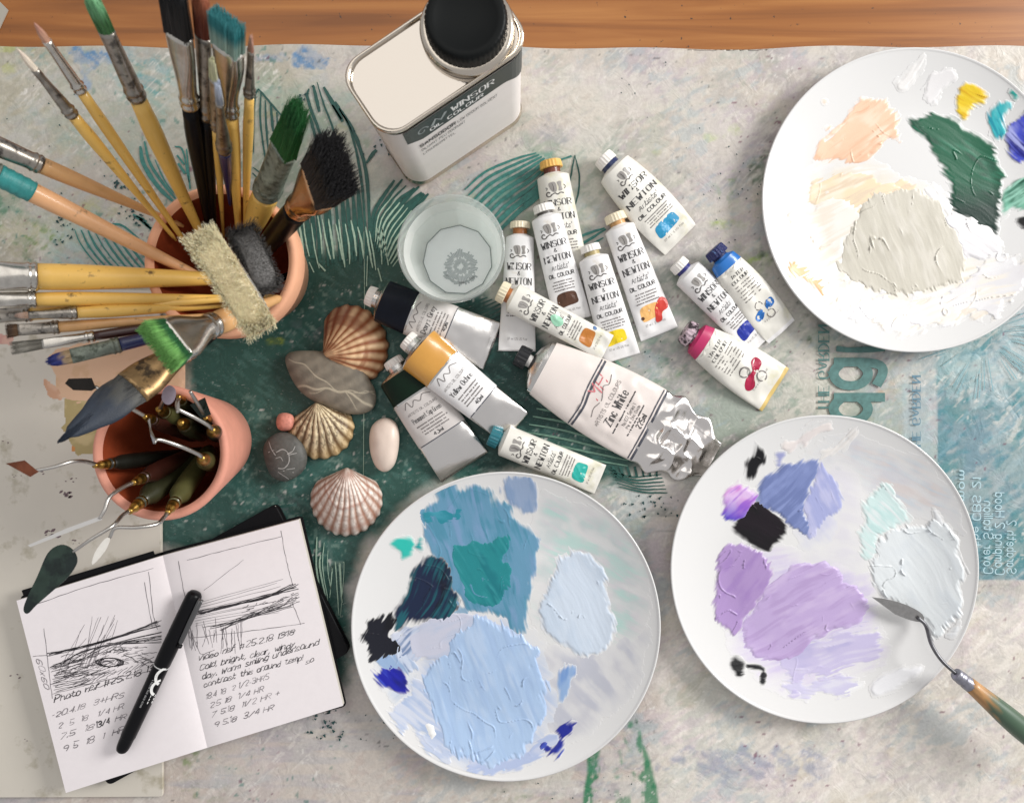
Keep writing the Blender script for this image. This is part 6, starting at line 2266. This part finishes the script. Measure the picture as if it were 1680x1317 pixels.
z.text("No.102 Series 1", Lz * .515, 6, 40, "sans", INK, dz=.0003)
z.text("PW 4 Zinc Oxide", Lz * .538, 5, 42, "sans", INK, dz=.0003)
z.smalltext(Lz * .553, 1, 64, 3, 6)
z.text("225ml", Lz * .592, 9, 24, "bold", INK, dz=.0003)

# ---- two watercolour-style tubes beside the upper plate


def soft_tube(label, cap, sh, end, w0, w1, bandm, capm, colm, stain, z0=.0007, z1=.0007, wmid=None, tilt=1):
    t = Tube(label, cap, sh, end, w0, w1, z0, z1, .66, .0035, wmid=wmid)
    t.zone("colour_band", 0, .10, bandm, 5)
    t.zone("tube_body", .10, .96, LABC, 30)
    t.zone("crimp", .96, 1, stain, 3, close=True)
    t.shoulder(bandm, .55, 6, capm, 7)
    t.screw_cap(capm, w0 * .40, w0 * .37, 15, 10)
    L = t.L
    w = lambda u: t.wid(u) / t.k
    grey = mat("small_print_tube", lin((120, 114, 112)), .6)
    t.strokes("label_edge", [([(-w(.1) * .9 + i * w(.1) * .3, L * (.115 + .028 * (i % 2))) for i in range(7)], 4.0)], LABC, .0003)
    t.text("WATER", L * .215, L * .036, w(.2) * .95, "serif", INK)
    t.text("COLOUR", L * .275, L * .036, w(.26) * 1.1, "serif", INK)
    t.smalltext(L * .315, 6, w(.35) * 1.3, L * .013, L * .036, grey)
    d = L * .67
    k = w(.66)
    t.blobs("colour_swatch", [[(-.62 * k, d + .12 * k), (-.3 * k, d - .06 * k), (.1 * k, d - .02 * k), (.35 * k, d - .26 * k), (.62 * k, d - .2 * k), (.6 * k, d + .1 * k), (.28 * k, d + .18 * k), (-.02 * k, d + .16 * k), (-.34 * k, d + .4 * k), (-.6 * k, d + .34 * k)]], colm)
    for sx, sy in ((-.12, -.26), (.14, .42)):
        t.strokes("swatch_ring", [([(sx * k + .2 * k * math.cos(g), d + sy * k + .2 * k * math.sin(g)) for g in np.linspace(0, 6.28, 14)], k * .05)], grey)
    t.text("5 ml e 0.17 US fl.oz", L * .80, L * .022, k * 1.0, "sans", grey)
    return t


soft_tube("white watercolour tube with a bright blue band and paint-clotted navy cap", (1156, 408), (1184, 428), (1288, 544), 46, 58, mat("band_blue", lin((36, 112, 190)), .35, coat=.3), mat("cap_navy_clotted", lin((24, 34, 92)), .4, bump=(700, .9), tint=(200, lin((110, 150, 200)), .66)),
          mat("swatch_azure", lin((40, 110, 186)), .4), LABW, .0060, .0015, wmid=66)
soft_tube("cream watercolour tube with a magenta band and swatch, lowest of the right-hand tubes", (1115, 540), (1142, 556), (1276, 640), 54, 84, mat("band_magenta", lin((186, 44, 98)), .35, coat=.3), mat("cap_pink_black", lin((200, 178, 188)), .4, tint=(170, lin((40, 26, 34)), .5)),
          mat("swatch_crimson", lin((172, 22, 66)), .4), mat("crimp_yellow", lin((214, 186, 116)), .45, var=(80, .1)), .0007, .0007, wmid=80)

# ================================================================== shells and pebbles


def pebble(label, outline, h, colf, m, exp=2.4, nr=40, na=160, bottom=.35, rough_=0.0, name="pebble", lift=.0007):
    pts = smooth_loop(outline, 8)
    zc = h * .4
    loop = []
    seg_l = np.cumsum([0] + [math.dist(pts[i], pts[(i + 1) % len(pts)]) for i in range(len(pts))])
    for k in range(na):
        t = seg_l[-1] * k / na
        i = int(np.searchsorted(seg_l, t, side='right')) - 1
        f = (t - seg_l[i]) / (seg_l[i + 1] - seg_l[i])
        p0, p1 = np.array(pts[i]), np.array(pts[(i + 1) % len(pts)])
        loop.append(p0 + (p1 - p0) * f)
    loop = np.array(loop)
    c = loop.mean(0)
    V, C = [], []
    for i in range(nr + 1):
        r = (1 - i / nr)
        r = 1 - (1 - r) ** 1.6
        for k in range(na):
            p = c + (loop[k] - c) * r
            zz = lift + h * bottom + h * (1 - bottom) * max(1 - r ** exp, 0) ** (1 / 2.0)
            zz += rough_ * (sf(p[0] / 9, p[1] / 9, 3, 7) - .5) * (1 - r ** 6)
            V.append(P(p[0], p[1], zz) if i else P(p[0], p[1], lift + h * bottom))
            C.append(colf(p[0], p[1]))
    n_top = len(V)
    for i in range(1, 7):
        t = i / 6
        for k in range(na):
            p = c + (loop[k] - c) * (1 - .45 * t ** 2)
            V.append(P(p[0], p[1], lift + h * bottom * (1 - math.sqrt(1 - (1 - t) ** 2)) if False else lift + h * bottom * (1 - t) ** .8))
            C.append(colf(*loop[k]))
    # order: bottom rings reversed then top
    rings = [V[n_top + i * na: n_top + (i + 1) * na] for i in range(5, -1, -1)] + [V[i * na:(i + 1) * na] for i in range(nr + 1)]
    cols = [C[n_top + i * na: n_top + (i + 1) * na] for i in range(5, -1, -1)] + [C[i * na:(i + 1) * na] for i in range(nr + 1)]
    Vv = [v for r in rings for v in r]
    F = grid_faces(len(rings), na, True)
    o = obj(name, Vv, F, m, None, cols=np.array([q for r in cols for q in r]))
    tag(o, label, "pebble", "pebbles")
    return o, (lambda x, y: P(x, y, lift + h * bottom + h * (1 - bottom) * max(1 - rrad(x, y, loop, c) ** exp, 0) ** .5 + .00025))


def rrad(x, y, loop, c):
    d = np.array([x, y]) - c
    a = np.arctan2(loop[:, 1] - c[1], loop[:, 0] - c[0])
    b = math.atan2(d[1], d[0])
    i = int(np.argmin(np.abs(np.angle(np.exp(1j * (a - b))))))
    return min(np.linalg.norm(d) / np.linalg.norm(loop[i] - c), 1)


STONE = mat("stone", rough=.55, attr=True, var=(160, .12), bump=(500, .3))
SMOOTHSTONE = mat("smooth_stone", rough=.38, attr=True, var=(90, .05), bump=(400, .1))
veins = [[(474, 588), (500, 600), (522, 618), (548, 638), (566, 642)], [(490, 634), (530, 638), (566, 642), (590, 654), (610, 668)], [(566, 642), (585, 672)], [(566, 642), (614, 644)], [(508, 645), (540, 638)], [(580, 645), (600, 640), (616, 650)]]
vw = [.6, 1.5, .45, .45, .35, .35]


def sdl(x, y, pts):
    d = 1e18
    for (x0, y0), (x1, y1) in zip(pts[:-1], pts[1:]):
        ex, ey = x1 - x0, y1 - y0
        t = min(max(((x - x0) * ex + (y - y0) * ey) / (ex * ex + ey * ey), 0), 1)
        d = min(d, (x - x0 - ex * t) ** 2 + (y - y0 - ey * t) ** 2)
    return math.sqrt(d)


def grey_col(x, y):
    base = np.array(lin((128, 120, 106))) * (.85 + .3 * s1(x / 7, y / 7, 4))
    base = base * (1 + .12 * math.sin((x * .5 + y * .86) / 3.2))
    a = 0
    for v, w in zip(veins, vw):
        d = sdl(x, y + 2 * math.sin(x / 6), v)
        a = max(a, float(1 - sstep(w * .5, w * 1.5 + .5, d)))
    return base * (1 - a) + np.array(lin((184, 174, 152))) * a


pebble("flat olive-grey pebble crossed by pale veins, between the orange and tan shells", [(468, 592), (476, 578), (505, 575), (540, 579), (588, 597), (606, 622), (617, 646), (612, 670), (586, 680), (546, 672), (505, 652), (482, 628)], .017, grey_col, STONE, exp=3.2, nr=56, na=220)
pebble("small pinkish red pebble beside the tan shell", [(453, 692), (457, 680), (468, 677), (480, 681), (483, 693), (478, 704), (466, 707), (456, 703)], .012, lambda x, y: np.array(lin((214, 142, 124))) * (.85 + .3 * s1(x / 3, y / 3, 9)), STONE)
pebble("smooth pinkish white oval pebble standing apart below the tubes", [(606, 716), (612, 696), (630, 685), (648, 692), (655, 712), (653, 742), (646, 764), (632, 774), (617, 766), (608, 744)], .018,
       lambda x, y: np.array(lin((222, 204, 190))) * (.92 + .16 * s1(x / 14, y / 14, 12)), SMOOTHSTONE)
dkp, fnp = pebble("dark grey pebble scratched with white marks, beside the knife pot", [(432, 742), (438, 722), (456, 710), (478, 711), (496, 724), (504, 748), (499, 770), (480, 786), (460, 789), (442, 776)], .016,
                  lambda x, y: np.array(lin((88, 88, 84))) * (.85 + .3 * s1(x / 4, y / 4, 15)), STONE)
st = [(smooth_line(p, 4), w) for p, w in (([(441, 724), (445, 736), (452, 747)], 2.2), ([(440, 742), (450, 738)], 1.6), ([(453, 742), (464, 737), (473, 744), (474, 758), (466, 768), (456, 768)], 2.4), ([(471, 745), (480, 740), (484, 732)], 2.4),
                                         ([(474, 746), (487, 743)], 2.4), ([(452, 752), (460, 750), (464, 756)], 1.6), ([(456, 774), (468, 782), (474, 786)], 2.0), ([(464, 772), (482, 775)], 2.2), ([(462, 768), (478, 784)], 2.0), ([(470, 770), (484, 768)], 1.6))]
mk = obj("scratched_mark", *(lambda vf: ([fnp(x, y) for x, y in vf[0]], vf[1]))(ribbon([(p, [w * .62 * rnd.uniform(.6, 1.2) for _ in p]) for p, w in st])), mat("chalk_mark", lin((168, 168, 164)), .7), dkp, smooth=False)

SHELL = mat("shell", rough=.48, attr=True, bump=(700, .2))


def shell(label, hinge, d, L, Wd, h, nrib, colf, zb=.0008, amax=1.2, amp=.0017):
    """cockle: ribs fan from the hinge in direction d (px)"""
    d = np.array(d, float) / np.linalg.norm(d)
    s_ = np.array([d[1], -d[0]])
    na, nr = 200, 60
    V, C = [], []
    for i in range(nr + 1):
        r = i / nr
        for k in range(na + 1):
            q_ = -1 + 2 * k / na
            a = amax * q_
            R = L * (math.cos(.93 * math.pi / 2 * q_) ** .30)
            rib = (.5 + .5 * math.cos(nrib * math.pi * (q_ + .012 * math.sin(r * 9 + q_ * 5)))) * (.75 + .35 * s1(q_ * nrib * .5, r * 7, 33))
            rs = r * (1 + .03 * rib * ss(.85, 1, r))
            lx = R * rs * math.sin(a) * (Wd / L)
            ly = R * rs * math.cos(a)
            dome = (max(1 - (2 * r ** .62 - 1) ** 2, 0)) ** .62
            cr = max(math.cos(math.pi / 2 * q_), 0) ** .45
            z = zb + h * dome * cr + amp * rib * (.2 + .8 * r) * (dome * .9 + .1) * cr + (.0003 * math.sin(r * 46) + .0005 * ss(.55, .6, r) * ss(.66, .6, r)) * dome
            p = np.array(hinge) + s_ * lx + d * ly
            V.append(P(p[0], p[1], max(z, zb)))
            C.append(colf(r, q_, rib))
    F = grid_faces(nr + 1, na + 1)
    o = obj("seashell", V, F, SHELL, None, cols=np.clip(np.array(C), 0, 1))
    tag(o, label, "shell", "seashells")
    md = o.modifiers.new("thickness", 'SOLIDIFY')
    md.thickness = .0008
    md.offset = -1
    return o


def nz(a, b, s):
    return s1(a, b, s)


def col_orange(r, a, rib):
    c = np.array(lin((176, 98, 52))) * (1 - rib) * .7 + np.array(lin((238, 200, 156))) * rib + .0
    bnd = sstep(.5, .72, nz(r * 9, a * 2.0, 3))
    c = c * (1 - .55 * bnd) + np.array(lin((150, 84, 48))) * .55 * bnd
    e = sstep(.55, .95, a + .25 * nz(r * 4, a * 5, 5)) * sstep(.3, .7, r)
    return c * (1 - .6 * e) + np.array(lin((112, 62, 50))) * .6 * e


def col_tan(r, a, rib):
    c = np.array(lin((96, 70, 42))) * (1 - rib) + np.array(lin((234, 216, 178))) * rib
    s_ = sstep(.58, .68, nz(r * 26, a * 44, 8)) * .55
    c = c * (1 - s_) + np.array(lin((84, 62, 44))) * s_
    e = sstep(.72, 1, r) * .5
    return c * (1 - e) + np.array(lin((212, 172, 110))) * e * (.5 + rib * .6)


def col_pink(r, a, rib):
    c = np.array(lin((170, 128, 108))) * (1 - rib) + np.array(lin((240, 230, 220))) * rib
    for c0, w, k in ((.60, .02, .55), (.78, .015, .35), (.12, .08, .5), (.92, .03, .45)):
        b = math.exp(-((r + .02 * math.sin(a * 9) - c0) / w) ** 2) * k
        c = c * (1 - b) + np.array(lin((164, 104, 84))) * b
    t = sstep(.6, .72, nz(r * 40, a * 30, 6)) * .35
    return c * (1 - t) + np.array(lin((150, 112, 92))) * t


shell("orange-brown ribbed seashell under the navy-banded tube", (531, 584), (100, -40), 106, 106, .020, 12, col_orange, amax=1.15)
shell("tan ribbed seashell with a crinkled edge, half under the veined pebble", (519, 661), (16, 90), 90, 86, .017, 11, col_tan, amax=1.18)
shell("pinkish white ribbed seashell lying alone above the blue plate", (569, 768), (-1, 100), 108, 92, .026, 14, col_pink, amax=1.2)

# ------------------------------------------------------------------ tidy
for o in bpy.data.objects:
    if "_c" in o:
        del o["_c"]
